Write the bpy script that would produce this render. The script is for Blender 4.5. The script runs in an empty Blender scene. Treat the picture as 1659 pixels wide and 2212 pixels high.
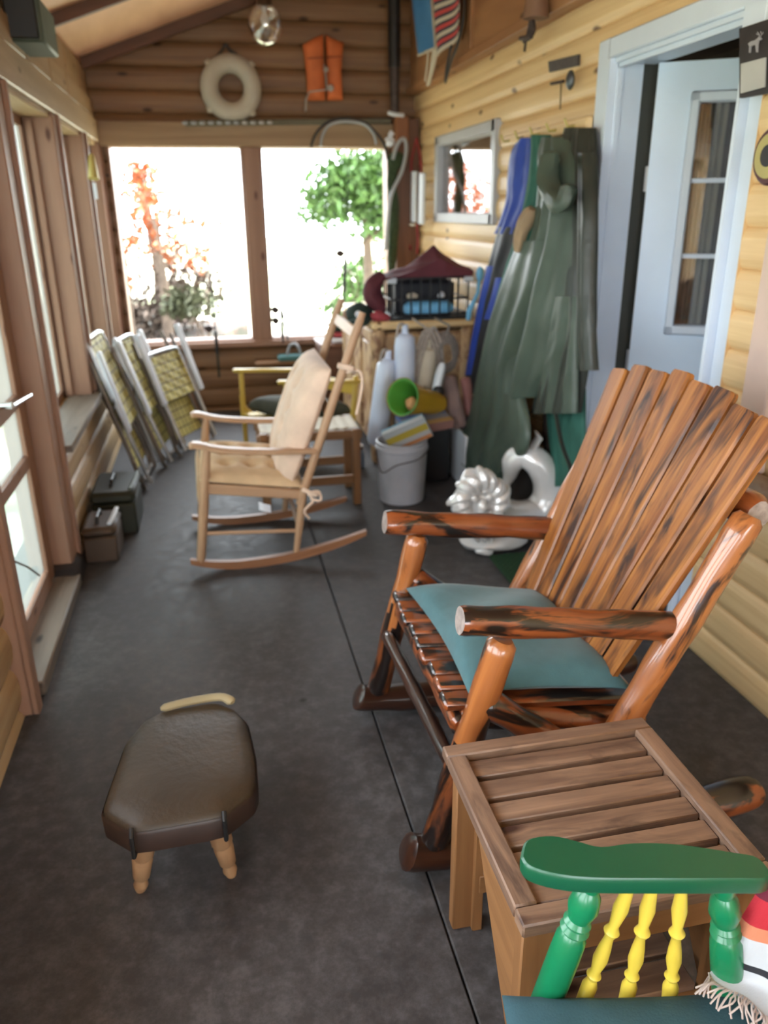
import bpy, bmesh, math, random
import numpy as np
from mathutils import Vector, Matrix
random.seed(7)
S = bpy.context.scene
COL = S.collection
PI = math.pi

# ------------------------------------------------------------------ camera
W, H, F, CH = 1659, 2212, 1700.0, 1.45
def _cam():
    Y = np.array([(438-W/2)/F, (455-H/2)/F, 1.0]); Y /= np.linalg.norm(Y)
    r = math.radians(0.5); s, c = math.sin(r), math.cos(r)
    D = np.array([s, c, -(s*Y[0]+c*Y[1])/Y[2]]); D /= np.linalg.norm(D)
    Z = -D; X = np.cross(Y, Z)
    return np.array([X, Y, Z])
RC = _cam()
CAMPOS = np.array([0, 0, CH])
def at(px, py, ax, v):
    """point where the sight line through a photo pixel meets the plane ax = v (metres)"""
    d = RC @ np.array([(px-W/2)/F, (py-H/2)/F, 1.0])
    i = 'xyz'.index(ax); k = (v-CAMPOS[i])/d[i]
    return Vector(CAMPOS+k*d)
cd = bpy.data.cameras.new('camera'); cam = bpy.data.objects.new('camera', cd); COL.objects.link(cam)
m = Matrix.Identity(4)
for i in range(3):
    m[i][0] = RC[i, 0]; m[i][1] = -RC[i, 1]; m[i][2] = -RC[i, 2]; m[i][3] = CAMPOS[i]
cam.matrix_world = m
cd.sensor_fit = 'HORIZONTAL'; cd.sensor_width = 36; cd.lens = F*36/W
cd.clip_start = 0.02; cd.clip_end = 300
cd.dof.use_dof = True; cd.dof.focus_distance = 1.25; cd.dof.aperture_fstop = 4.8
S.camera = cam

# ------------------------------------------------------------------ light
S.view_settings.view_transform = 'Standard'; S.view_settings.look = 'None'
S.view_settings.exposure = 1.5; S.view_settings.gamma = 1; S.view_settings.use_curve_mapping = False
w = bpy.data.worlds.new('World'); S.world = w; w.use_nodes = True
bg = w.node_tree.nodes['Background']; bg.inputs[0].default_value = (0.86, 0.94, 1.0, 1); bg.inputs[1].default_value = 5.0
sd = bpy.data.lights.new('sun', 'SUN'); sd.energy = 7; sd.angle = 0.02; sd.color = (1, 0.95, 0.86)
sun = bpy.data.objects.new('sun', sd); COL.objects.link(sun)
sun.rotation_euler = Vector((-0.62, -0.12, -0.9)).to_track_quat('-Z', 'Y').to_euler()
def portal(name, loc, rot, sx, sy):
    l = bpy.data.lights.new(name, 'AREA'); l.shape = 'RECTANGLE'; l.size = sx; l.size_y = sy; l.energy = 1
    l.cycles.is_portal = True
    o = bpy.data.objects.new(name, l); COL.objects.link(o); o.location = loc; o.rotation_euler = rot
portal('window_portal', (-0.86, 4.3, 1.2), (0, -PI/2, 0), 1.4, 3.8)
portal('window_portal', (-0.86, 2.75, 1.0), (0, -PI/2, 0), 2.0, 0.9)
portal('window_portal', (-0.86, 0.2, 1.25), (0, -PI/2, 0), 1.3, 3.8)
portal('window_portal', (0.38, 6.3, 1.2), (-PI/2, 0, 0), 2.1, 1.4)

# ------------------------------------------------------------------ materials
MATS = {}
def nmat(name):
    mt = bpy.data.materials.new(name); mt.use_nodes = True
    nt = mt.node_tree; b = nt.nodes['Principled BSDF']
    MATS[name] = mt
    return mt, nt, b
def setb(b, rough=0.5, metal=0.0, coat=0.0, spec=0.5, sheen=0.0):
    b.inputs['Roughness'].default_value = rough; b.inputs['Metallic'].default_value = metal
    b.inputs['Coat Weight'].default_value = coat; b.inputs['Specular IOR Level'].default_value = spec
    b.inputs['Coat Roughness'].default_value = 0.12
    b.inputs['Sheen Weight'].default_value = sheen
def ramp(nt, stops):
    r = nt.nodes.new('ShaderNodeValToRGB'); e = r.color_ramp.elements
    while len(e) > 1: e.remove(e[-1])
    e[0].position = stops[0][0]; e[0].color = (*stops[0][1], 1)
    for p, c in stops[1:]:
        x = e.new(p); x.color = (*c, 1)
    return r
def noise(nt, vec, scale, detail=4, rough=0.55, dist=0.0):
    n = nt.nodes.new('ShaderNodeTexNoise'); n.inputs['Scale'].default_value = scale
    n.inputs['Detail'].default_value = detail; n.inputs['Roughness'].default_value = rough
    n.inputs['Distortion'].default_value = dist
    nt.links.new(vec, n.inputs['Vector']); return n
def mapping(nt, src, sc):
    mp = nt.nodes.new('ShaderNodeMapping'); mp.inputs['Scale'].default_value = sc
    nt.links.new(src, mp.inputs['Vector']); return mp.outputs[0]
def mixc(nt, fac, a, b, mode='MIX'):
    x = nt.nodes.new('ShaderNodeMix'); x.data_type = 'RGBA'; x.blend_type = mode
    if hasattr(fac, 'links') or hasattr(fac, 'is_linked'): nt.links.new(fac, x.inputs[0])
    else: x.inputs[0].default_value = fac
    for s, i in ((a, 6), (b, 7)):
        if isinstance(s, tuple): x.inputs[i].default_value = (*s, 1)
        else: nt.links.new(s, x.inputs[i])
    return x.outputs[2]
def bump(nt, b, h, st=0.2, dist=0.01):
    n = nt.nodes.new('ShaderNodeBump'); n.inputs['Strength'].default_value = st; n.inputs['Distance'].default_value = dist
    nt.links.new(h, n.inputs['Height']); nt.links.new(n.outputs[0], b.inputs['Normal'])
def wood(name, light, dark, knot=None, rough=0.5, coat=0.0, long=1.6, cross=22, dark_patch=None, patch_lo=0.52, patch_hi=0.62, knots=True, spec=0.4, pl=3.0, pc=9.0):
    mt, nt, b = nmat(name); setb(b, rough, coat=coat, spec=spec)
    tc = nt.nodes.new('ShaderNodeTexCoord').outputs['UV']
    n = noise(nt, mapping(nt, tc, (long, cross, 1)), 1.0, 5, 0.6, 0.6)
    r = ramp(nt, [(0.3, dark), (0.5, tuple((a+c)/2 for a, c in zip(light, dark))), (0.68, light)])
    nt.links.new(n.outputs[0], r.inputs[0]); c = r.outputs[0]
    if dark_patch:
        n2 = noise(nt, mapping(nt, tc, (pl, pc, 1)), 1.0, 4, 0.6, 0.8)
        r2 = ramp(nt, [(patch_lo, (0, 0, 0)), (patch_hi, (1, 1, 1))]); nt.links.new(n2.outputs[0], r2.inputs[0])
        c = mixc(nt, r2.outputs[0], c, dark_patch)
    if knots:
        v = nt.nodes.new('ShaderNodeTexVoronoi'); v.inputs['Scale'].default_value = 1.0
        nt.links.new(mapping(nt, tc, (3.5, 9, 1)), v.inputs['Vector'])
        r3 = ramp(nt, [(0.07, (1, 1, 1)), (0.15, (0, 0, 0))]); nt.links.new(v.outputs['Distance'], r3.inputs[0])
        c = mixc(nt, r3.outputs[0], c, knot or tuple(x*0.35 for x in dark))
    nt.links.new(c, b.inputs['Base Color']); bump(nt, b, n.outputs[0], 0.12, 0.004)
    return mt
def plain(name, col, rough=0.5, metal=0.0, coat=0.0, var=0.12, scale=6, bscale=0, bst=0.3, sheen=0.0, spec=0.5):
    mt, nt, b = nmat(name); setb(b, rough, metal, coat, spec, sheen)
    tc = nt.nodes.new('ShaderNodeTexCoord').outputs['Object']
    n = noise(nt, tc, scale, 3)
    r = ramp(nt, [(0.3, tuple(x*(1-var) for x in col)), (0.7, tuple(min(1, x*(1+var)) for x in col))])
    nt.links.new(n.outputs[0], r.inputs[0]); nt.links.new(r.outputs[0], b.inputs['Base Color'])
    if bscale:
        n2 = noise(nt, tc, bscale, 3); bump(nt, b, n2.outputs[0], bst, 0.01)
    return mt
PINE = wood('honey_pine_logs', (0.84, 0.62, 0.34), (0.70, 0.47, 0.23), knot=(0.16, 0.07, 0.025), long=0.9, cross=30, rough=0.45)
PALEPINE = PINE
SHADELOG = wood('shaded_log_siding', (0.30, 0.165, 0.082), (0.19, 0.095, 0.045), knot=(0.06, 0.025, 0.012), long=0.9, cross=26)  # log tone darkened, the back wall's backlit shade put into the colour
STUD = wood('stud_lumber', (0.36, 0.205, 0.135), (0.26, 0.135, 0.085), knot=(0.10, 0.035, 0.02), long=0.8, cross=18)
HEADER = wood('header_lumber', (0.38, 0.25, 0.14), (0.27, 0.165, 0.085), knot=(0.10, 0.05, 0.02), long=0.8, cross=14)
PLY = wood('ceiling_plywood', (0.80, 0.50, 0.33), (0.64, 0.37, 0.23), long=0.8, cross=4, knots=False)
PLYB = wood('gable_plywood', (0.42, 0.215, 0.10), (0.28, 0.125, 0.055), long=0.8, cross=6, knots=True)
DARKTRIM = wood('dark_trim', (0.17, 0.075, 0.042), (0.09, 0.04, 0.022), knots=False)
SILLW = wood('weathered_sill', (0.24, 0.19, 0.15), (0.12, 0.09, 0.07), cross=16)
LOGV = wood('varnished_log', (0.32, 0.085, 0.022), (0.14, 0.033, 0.011), knot=(0.008, 0.004, 0.003), rough=0.3, coat=0.8, dark_patch=(0.012, 0.007, 0.006), patch_lo=0.475, patch_hi=0.55, long=2, cross=26, pl=4, pc=14)
LOGL = wood('varnished_log_amber', (0.46, 0.165, 0.045), (0.25, 0.072, 0.02), knot=(0.01, 0.005, 0.004), rough=0.3, coat=0.8, dark_patch=(0.03, 0.012, 0.008), patch_lo=0.545, patch_hi=0.62, long=2, cross=26, pl=4, pc=14)
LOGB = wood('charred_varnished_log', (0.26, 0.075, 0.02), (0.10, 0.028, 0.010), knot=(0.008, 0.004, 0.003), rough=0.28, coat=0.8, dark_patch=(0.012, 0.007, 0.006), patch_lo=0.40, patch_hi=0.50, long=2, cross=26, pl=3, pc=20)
LWALL = wood('shaded_left_wall_logs', (0.52, 0.36, 0.19), (0.38, 0.24, 0.12), knot=(0.13, 0.06, 0.03), long=0.9, cross=26)  # darker copy of the logs, carries the left wall's backlit shade
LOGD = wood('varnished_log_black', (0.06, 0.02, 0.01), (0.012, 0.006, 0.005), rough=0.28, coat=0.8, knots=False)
SLATV = wood('varnished_slat', (0.40, 0.155, 0.034), (0.16, 0.045, 0.011), knot=(0.012, 0.006, 0.005), rough=0.42, coat=0.18, spec=0.3, dark_patch=(0.035, 0.012, 0.007), patch_lo=0.49, patch_hi=0.64, long=2.2, cross=40, pl=2.6, pc=13)
ENDG = plain('log_end_grain', (0.33, 0.27, 0.24), 0.4, coat=0.4, scale=60, var=0.3)
TABLEW = wood('cedar_table', (0.30, 0.185, 0.12), (0.12, 0.068, 0.047), knot=(0.05, 0.022, 0.016), rough=0.5, long=2.4, cross=30, dark_patch=(0.075, 0.045, 0.034), patch_lo=0.54, patch_hi=0.74, pl=5, pc=18)
TABLEL = wood('cedar_table_leg', (0.36, 0.175, 0.068), (0.23, 0.105, 0.04), knots=False, rough=0.5)
MAPLE = wood('rocker_maple', (0.52, 0.33, 0.20), (0.40, 0.23, 0.13), knots=False, rough=0.45)
ROCKW = wood('rocker_runner_wood', (0.36, 0.17, 0.085), (0.24, 0.105, 0.05), knots=False, rough=0.45)
BENCHW = wood('bench_wood', (0.33, 0.17, 0.075), (0.2, 0.095, 0.04), knots=False)
LEGW = wood('stool_leg_wood', (0.46, 0.27, 0.14), (0.33, 0.18, 0.09), knots=False)
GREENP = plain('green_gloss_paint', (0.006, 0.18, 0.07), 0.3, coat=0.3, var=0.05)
GREENT = plain('shaded_green_paint_arm', (0.006, 0.085, 0.037), 0.36, coat=0.15, var=0.05)  # same green paint, darkened to carry the dimmer light on the armrest
YELLP = plain('yellow_gloss_paint', (0.66, 0.50, 0.06), 0.3, coat=0.3, var=0.05)
YELLD = plain('mustard_paint', (0.62, 0.42, 0.075), 0.4, var=0.08)
WHITEP = plain('white_paint', (0.66, 0.75, 0.88), 0.4, var=0.03)
WHITEV = plain('white_door_paint', (0.66, 0.80, 0.98), 0.38, var=0.02)
VINYL = plain('grey_window_vinyl', (0.45, 0.46, 0.50), 0.4, var=0.04)
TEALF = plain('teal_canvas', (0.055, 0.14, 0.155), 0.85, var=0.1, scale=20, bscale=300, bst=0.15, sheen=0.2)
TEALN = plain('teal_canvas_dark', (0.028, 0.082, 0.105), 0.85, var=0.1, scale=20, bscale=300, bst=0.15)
TANF = plain('tan_cushion_cloth', (0.74, 0.55, 0.42), 0.9, var=0.12, scale=9, bscale=30, bst=0.25, sheen=0.2)
TANS = plain('tan_seat_cloth', (0.60, 0.42, 0.25), 0.9, var=0.15, scale=9, bscale=30, bst=0.25)
LEATH = plain('brown_leather', (0.042, 0.027, 0.014), 0.5, var=0.25, scale=5, bscale=60, bst=0.15)
LEATHS = plain('brown_leather_band', (0.034, 0.018, 0.013), 0.45, var=0.2, scale=8)
LEATHL = plain('worn_tan_hide', (0.30, 0.24, 0.13), 0.7, var=0.2)
BLACK = plain('black_material', (0.012, 0.012, 0.013), 0.45, var=0.1)
BLACKW = plain('black_wire', (0.015, 0.015, 0.018), 0.35, var=0.1)
ALU = plain('aluminium_tube', (0.50, 0.50, 0.50), 0.35, 0.85, var=0.1)
ALUD = plain('dull_aluminium', (0.22, 0.19, 0.165), 0.4, 0.7, var=0.1)
PLASTW = plain('white_plastic', (0.66, 0.70, 0.76), 0.4, var=0.04)
BUOY = plain('white_vinyl_fender', (0.60, 0.68, 0.85), 0.35, var=0.05)
CREAM = plain('cream_canvas', (0.60, 0.54, 0.43), 0.75, var=0.1, bscale=40, bst=0.2)
ROPE = plain('braided_rope', (0.40, 0.35, 0.31), 0.9, var=0.2, scale=60, bscale=160, bst=0.5)
ROPED = plain('dark_rope', (0.055, 0.05, 0.045), 0.8, var=0.2)
BUCK = plain('bucket_plastic', (0.44, 0.45, 0.50), 0.45, var=0.12, scale=7)
RAIN = plain('olive_rain_vinyl', (0.060, 0.085, 0.064), 0.46, var=0.18, scale=5, bscale=14, bst=0.35)
RAIND = plain('dark_rain_vinyl', (0.028, 0.033, 0.026), 0.38, var=0.18, scale=5, bscale=14, bst=0.3)
RAINT = plain('teal_green_cloth', (0.025, 0.115, 0.085), 0.75, var=0.15, bscale=20, bst=0.3)
BLUEJ = plain('royal_blue_nylon', (0.018, 0.055, 0.36), 0.55, var=0.2, bscale=20, bst=0.3)
BLACKJ = plain('charcoal_nylon', (0.02, 0.02, 0.028), 0.6, var=0.2, bscale=20, bst=0.3)
MAROON = plain('maroon_cloth', (0.10, 0.018, 0.028), 0.8, var=0.2, bscale=20, bst=0.3)
PINKR = plain('faded_red_cloth', (0.40, 0.06, 0.075), 0.8, var=0.2)
DKGREEN = plain('dark_green_cloth', (0.012, 0.03, 0.024), 0.8, var=0.3)
ORANGE = plain('orange_life_vest', (0.62, 0.15, 0.04), 0.7, var=0.15, bscale=30, bst=0.2)
SKYB = plain('light_blue_foam', (0.16, 0.44, 0.70), 0.6, var=0.06)
BANB = plain('blue_banner_cloth', (0.05, 0.20, 0.45), 0.8, var=0.1)
SILV = plain('glazed_silver_ceramic', (0.74, 0.73, 0.72), 0.25, 0.2, coat=0.5, var=0.1, bscale=40, bst=0.25)
GRASS = plain('artificial_turf', (0.012, 0.055, 0.015), 0.9, var=0.35, scale=120, bscale=250, bst=1.0)
TOOLB = plain('tan_metal_box', (0.07, 0.042, 0.026), 0.5, var=0.15)  # box colour darkened to carry the shade along the left wall
TOOLG = plain('dark_olive_box', (0.022, 0.024, 0.014), 0.5, var=0.15)
CHROME = plain('chrome', (0.7, 0.7, 0.72), 0.2, 1.0, var=0.02)
IRON = plain('rusty_iron', (0.07, 0.05, 0.045), 0.6, 0.4, var=0.3, scale=30)
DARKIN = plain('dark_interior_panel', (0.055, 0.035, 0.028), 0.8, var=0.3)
REEDS = plain('orange_plastic', (0.75, 0.12, 0.03), 0.5, var=0.05)
GREENPL = plain('lime_plastic', (0.10, 0.36, 0.05), 0.45, var=0.05)
YELLPL = plain('amber_plastic', (0.55, 0.33, 0.02), 0.45, var=0.05)
BRASS = plain('pale_brass', (0.55, 0.45, 0.15), 0.4, 0.3, var=0.1)
SPKG = plain('speaker_green_grey', (0.075, 0.095, 0.07), 0.6, var=0.1)
BARK = plain('tree_bark', (0.10, 0.07, 0.05), 0.9, var=0.3, bscale=20, bst=0.8)
TEALPL = plain('teal_plastic', (0.07, 0.20, 0.21), 0.45, var=0.05)
WHITEK = plain('white_tag_paper', (0.75, 0.78, 0.85), 0.7, var=0.02)
GREYT = plain('grey_tubing', (0.36, 0.38, 0.40), 0.35, var=0.05)

# yellow webbing
def webbing():
    mt, nt, b = nmat('yellow_webbing'); setb(b, 0.6)
    tc = nt.nodes.new('ShaderNodeTexCoord').outputs['UV']
    ck = nt.nodes.new('ShaderNodeTexBrick'); ck.offset = 0; ck.inputs['Scale'].default_value = 1
    ck.inputs['Color1'].default_value = (0.62, 0.56, 0.18, 1); ck.inputs['Color2'].default_value = (0.42, 0.35, 0.09, 1)
    ck.inputs['Mortar'].default_value = (0.13, 0.10, 0.03, 1); ck.inputs['Mortar Size'].default_value = 0.004
    ck.inputs['Brick Width'].default_value = 0.058; ck.inputs['Row Height'].default_value = 0.058
    nt.links.new(tc, ck.inputs['Vector']); nt.links.new(ck.outputs[0], b.inputs['Base Color']); return mt
WEB = webbing()
# concrete floor
def concrete():
    mt, nt, b = nmat('worn_concrete_floor'); setb(b, 0.6, spec=0.3)
    tc = nt.nodes.new('ShaderNodeTexCoord').outputs['Object']
    n = noise(nt, tc, 1.3, 5, 0.6); n2 = noise(nt, tc, 22, 6, 0.75); n3 = noise(nt, tc, 90, 2)
    r = ramp(nt, [(0.35, (0.055, 0.050, 0.051)), (0.65, (0.086, 0.081, 0.083))]); nt.links.new(n.outputs[0], r.inputs[0])
    r2 = ramp(nt, [(0.40, (0.72, 0.71, 0.70)), (0.52, (1, 1, 1)), (0.66, (1.45, 1.47, 1.50))]); nt.links.new(n2.outputs[0], r2.inputs[0])
    c = mixc(nt, 1.0, r.outputs[0], r2.outputs[0], 'MULTIPLY')
    v = nt.nodes.new('ShaderNodeTexVoronoi'); v.inputs['Scale'].default_value = 2.3; nt.links.new(tc, v.inputs['Vector'])
    r4 = ramp(nt, [(0.015, (0.35, 0.33, 0.3)), (0.04, (1, 1, 1))]); nt.links.new(v.outputs['Distance'], r4.inputs[0])
    c = mixc(nt, 1.0, c, r4.outputs[0], 'MULTIPLY')
    nt.links.new(c, b.inputs['Base Color'])
    rr = ramp(nt, [(0.35, (0.50,)*3), (0.7, (0.72,)*3)]); nt.links.new(n2.outputs[0], rr.inputs[0]); nt.links.new(rr.outputs[0], b.inputs['Roughness'])
    bump(nt, b, n3.outputs[0], 0.12, 0.003); return mt
CONC = concrete()
def stripes(name, stops, rough=0.85, axis=0, wave=None):
    mt, nt, b = nmat(name); setb(b, rough)
    tc = nt.nodes.new('ShaderNodeTexCoord').outputs['UV']
    sp = nt.nodes.new('ShaderNodeSeparateXYZ'); nt.links.new(tc, sp.inputs[0])
    src = sp.outputs[axis]
    if wave:
        mm = nt.nodes.new('ShaderNodeMath'); mm.operation = 'MULTIPLY'; mm.inputs[1].default_value = wave; nt.links.new(src, mm.inputs[0])
        fr = nt.nodes.new('ShaderNodeMath'); fr.operation = 'FRACT'; nt.links.new(mm.outputs[0], fr.inputs[0]); src = fr.outputs[0]
    r = ramp(nt, stops); r.color_ramp.interpolation = 'CONSTANT'; nt.links.new(src, r.inputs[0])
    nt.links.new(r.outputs[0], b.inputs['Base Color'])
    n = noise(nt, mapping(nt, tc, (200, 40, 1)), 1, 2); bump(nt, b, n.outputs[0], 0.3, 0.002); return mt
SERAPE = stripes('serape_weave', [(0, (0.55, 0.58, 0.62)), (0.20, (0.02, 0.022, 0.03)), (0.25, (0.55, 0.58, 0.62)), (0.40, (0.62, 0.22, 0.12)), (0.49, (0.48, 0.02, 0.035)), (0.66, (0.14, 0.01, 0.03)), (0.74, (0.5, 0.02, 0.04)), (0.82, (0.01, 0.015, 0.03)), (0.95, (0.05, 0.08, 0.2))], axis=1)
STRIPE = stripes('striped_banner', [(0, (0.55, 0.50, 0.42)), (0.3, (0.03, 0.035, 0.06)), (0.52, (0.55, 0.06, 0.06)), (0.8, (0.03, 0.035, 0.06))], axis=1, wave=5.5)
BOXP = stripes('printed_game_box', [(0, (0.55, 0.42, 0.06)), (0.18, (0.50, 0.55, 0.58)), (0.55, (0.15, 0.35, 0.5)), (0.72, (0.6, 0.25, 0.1)), (0.86, (0.5, 0.5, 0.5))], axis=1, wave=4)
BOXQ = stripes('printed_puzzle_box', [(0, (0.10, 0.14, 0.30)), (0.35, (0.25, 0.13, 0.11)), (0.6, (0.4, 0.25, 0.10)), (0.8, (0.22, 0.22, 0.26))], axis=1, wave=4)
def glass(name, tint, trans, refl_rough=0.05, body=(0.5, 0.52, 0.5)):
    """dusty pane: part clear, part milky film"""
    mt = bpy.data.materials.new(name); mt.use_nodes = True; nt = mt.node_tree; nt.nodes.clear()
    o = nt.nodes.new('ShaderNodeOutputMaterial'); t = nt.nodes.new('ShaderNodeBsdfTransparent'); t.inputs[0].default_value = (*tint, 1)
    tl = nt.nodes.new('ShaderNodeBsdfTranslucent'); tl.inputs[0].default_value = (*body, 1)
    d = nt.nodes.new('ShaderNodeBsdfDiffuse'); d.inputs[0].default_value = (*body, 1)
    mx = nt.nodes.new('ShaderNodeMixShader'); mx.inputs[0].default_value = 0.5; nt.links.new(tl.outputs[0], mx.inputs[1]); nt.links.new(d.outputs[0], mx.inputs[2])
    m2 = nt.nodes.new('ShaderNodeMixShader'); m2.inputs[0].default_value = trans; nt.links.new(mx.outputs[0], m2.inputs[1]); nt.links.new(t.outputs[0], m2.inputs[2])
    nt.links.new(m2.outputs[0], o.inputs[0]); return mt
FILM = glass('dusty_window_film', (0.85, 0.9, 0.88), 0.45, body=(0.26, 0.28, 0.28))
def clearglass(name, col=(0.02, 0.02, 0.02), fac=0.75):
    mt = bpy.data.materials.new(name); mt.use_nodes = True; nt = mt.node_tree; nt.nodes.clear()
    o = nt.nodes.new('ShaderNodeOutputMaterial'); t = nt.nodes.new('ShaderNodeBsdfTransparent')
    g = nt.nodes.new('ShaderNodeBsdfGlossy'); g.inputs['Roughness'].default_value = 0.02
    m2 = nt.nodes.new('ShaderNodeMixShader'); m2.inputs[0].default_value = 1-fac
    nt.links.new(t.outputs[0], m2.inputs[1]); nt.links.new(g.outputs[0], m2.inputs[2]); nt.links.new(m2.outputs[0], o.inputs[0]); return mt
PANE = clearglass('clear_pane', fac=0.86)
PANER = clearglass('reflective_pane', fac=0.50)
def ground_mat():
    mt, nt, b = nmat('yard_ground'); setb(b, 0.9)
    tc = nt.nodes.new('ShaderNodeTexCoord').outputs['Object']
    n = noise(nt, tc, 0.5, 4, 0.7); n2 = noise(nt, tc, 5, 5, 0.7)
    r = ramp(nt, [(0.42, (0.35, 0.40, 0.20)), (0.5, (0.62, 0.60, 0.48)), (0.7, (0.60, 0.55, 0.45))]); nt.links.new(n.outputs[0], r.inputs[0])
    r2 = ramp(nt, [(0.4, (0.7,)*3), (0.65, (1.4,)*3)]); nt.links.new(n2.outputs[0], r2.inputs[0])
    nt.links.new(mixc(nt, 1.0, r.outputs[0], r2.outputs[0], 'MULTIPLY'), b.inputs['Base Color']); return mt
GROUND = ground_mat()
LEAFG = plain('green_leaves', (0.065, 0.135, 0.03), 0.6, var=0.5, scale=8)
LEAFD = plain('olive_leaves', (0.05, 0.055, 0.025), 0.7, var=0.5, scale=8)
LEAFO = plain('orange_leaves', (0.34, 0.10, 0.035), 0.6, var=0.35, scale=6)
LEAFB = plain('brown_brush', (0.085, 0.06, 0.045), 0.8, var=0.4, scale=8)

# ------------------------------------------------------------------ mesh helper
ORG = {}
class MB:
    def __init__(s): s.v = []; s.f = []; s.uv = []; s.mi = []; s.off = random.random()*50
    def add(s, vs, fs, uvs=None, mi=0):
        k = len(s.v); s.v += [Vector(p) for p in vs]
        for i, f in enumerate(fs):
            s.f.append([a+k for a in f]); s.mi.append(mi)
            s.uv.append(uvs[i] if uvs else [(0, 0)]*len(f))
        return s
    def box(s, c, d, R=None, mi=0, bev=0.0):
        """box centred c, size d, optional 3x3 rotation; edges chamfered"""
        c = Vector(c); hx, hy, hz = d[0]/2, d[1]/2, d[2]/2
        b = bev or min(d)*0.06
        bm = bmesh.new(); bmesh.ops.create_cube(bm, size=1)
        for v in bm.verts: v.co = Vector((v.co.x*d[0], v.co.y*d[1], v.co.z*d[2]))
        bmesh.ops.bevel(bm, geom=bm.edges[:], offset=b, segments=1, affect='EDGES')
        bm.normal_update()
        ax = sorted(range(3), key=lambda i: -d[i]); L = ax[0]
        off = random.random()*50; offv = random.random()*50
        vs = []; fs = []; uvs = []
        for v in bm.verts:
            p = v.co.copy(); vs.append((R @ p if R else p)+c)
        for f in bm.faces:
            n = f.normal; na = max(range(3), key=lambda i: abs(n[i]))
            o = [i for i in range(3) if i != na]
            u = L if L in o else max(o, key=lambda i: d[i]); w_ = [i for i in o if i != u][0]
            fs.append([v.index for v in f.verts]); uvs.append([(v.co[u]+off, v.co[w_]+offv+na*0.37) for v in f.verts])
        bm.free(); return s.add(vs, fs, uvs, mi)
    def beam(s, a, b, wd, th, up=(0, 0, 1), mi=0, bev=0.0):
        """rectangular bar from a to b; wd across, th along up"""
        a = Vector(a); b = Vector(b); x = (b-a); L = x.length; x.normalize()
        z = Vector(up); z = (z-x*z.dot(x)).normalized(); y = z.cross(x)
        R = Matrix((x, y, z)).transposed()
        return s.box((a+b)/2, (L, wd, th), R, mi, bev)
    def tube(s, pts, r, n=12, caps=True, closed=False, mi=0, capmi=None, wob=0.0, flat=1.0, up=None, lump=0.0):
        pts = [Vector(p) for p in pts]; N = len(pts)
        rs = list(r) if isinstance(r, (list, tuple)) else [r]*N
        prev = None; rings = []; off = random.random()*50; L = 0; k0 = len(s.v)
        ph = random.random()*9
        us = []
        for i, p in enumerate(pts):
            if closed: t = pts[(i+1) % N]-pts[i-1]
            else: t = pts[min(i+1, N-1)]-pts[max(i-1, 0)]
            t.normalize()
            if prev is None:
                ref = Vector(up) if up else (Vector((0, 0, 1)) if abs(t.z) < 0.9 else Vector((1, 0, 0)))
                a = (ref-t*ref.dot(t)).normalized()
            else: a = (prev-t*prev.dot(t)).normalized()
            prev = a; b = t.cross(a)
            if i: L += (pts[i]-pts[i-1]).length
            us.append(L)
            w1 = wob*math.sin(L*23+ph)+wob*0.7*math.sin(L*51+ph*2)
            ring = []
            for j in range(n):
                an = 2*PI*j/n
                rr = rs[i]*(1+w1+lump*math.sin(an*3+L*17+ph)+lump*0.6*math.sin(an*5-L*29))
                ring.append(p+a*(math.cos(an)*rr*flat)+b*(math.sin(an)*rr))
            rings.append(ring)
        vs = [q for g in rings for q in g]; fs = []; uvs = []
        M = N if closed else N-1
        for i in range(M):
            i2 = (i+1) % N; u2 = us[i2] if i2 else L+(pts[0]-pts[-1]).length
            for j in range(n):
                j2 = (j+1) % n; va = 2*PI*rs[i]*j/n; vb = 2*PI*rs[i]*(j+1)/n
                fs.append([i*n+j, i*n+j2, i2*n+j2, i2*n+j])
                uvs.append([(us[i]+off, va+off), (us[i]+off, vb+off), (u2+off, vb+off), (u2+off, va+off)])
        s.add(vs, fs, uvs, mi)
        if caps and not closed:
            for i, rev in ((0, True), (N-1, False)):
                f = [k0+i*n+j for j in range(n)]
                if rev: f = f[::-1]
                s.f.append(f); s.mi.append(mi if capmi is None else capmi)
                s.uv.append([(math.cos(2*PI*j/n)*rs[i], math.sin(2*PI*j/n)*rs[i]) for j in range(n)])
        return s
    def log(s, a, b, r0, r1=None, seg=14, n=18, wob=0.05, capmi=None, mi=0, rnd=0.35, lump=0.03, bow=0.0):
        """peeled log from a to b with slightly rounded ends"""
        a = Vector(a); b = Vector(b); r1 = r1 or r0; L = (b-a).length
        ts = [0, 0.35*r0/L]+[0.06+0.88*i/(seg-1) for i in range(seg)]+[1-0.35*r1/L, 1]
        side = (b-a).cross(Vector((0.3, 0.2, 1))).normalized()
        pts = [a.lerp(b, t)+side*(bow*math.sin(t*PI)) for t in ts]
        rs = [(r0+(r1-r0)*t) for t in ts]; rs[0] *= 1-rnd; rs[1] *= 1-rnd*0.15; rs[-1] *= 1-rnd; rs[-2] *= 1-rnd*0.15
        return s.tube(pts, rs, n, True, False, mi, capmi, wob, lump=lump)
    def lathe(s, a, b, prof, n=20, mi=0):
        """turned piece from a to b, prof = [(t, r)]"""
        a = Vector(a); b = Vector(b)
        return s.tube([a.lerp(b, t) for t, r in prof], [r for t, r in prof], n, True, mi=mi)
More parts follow.
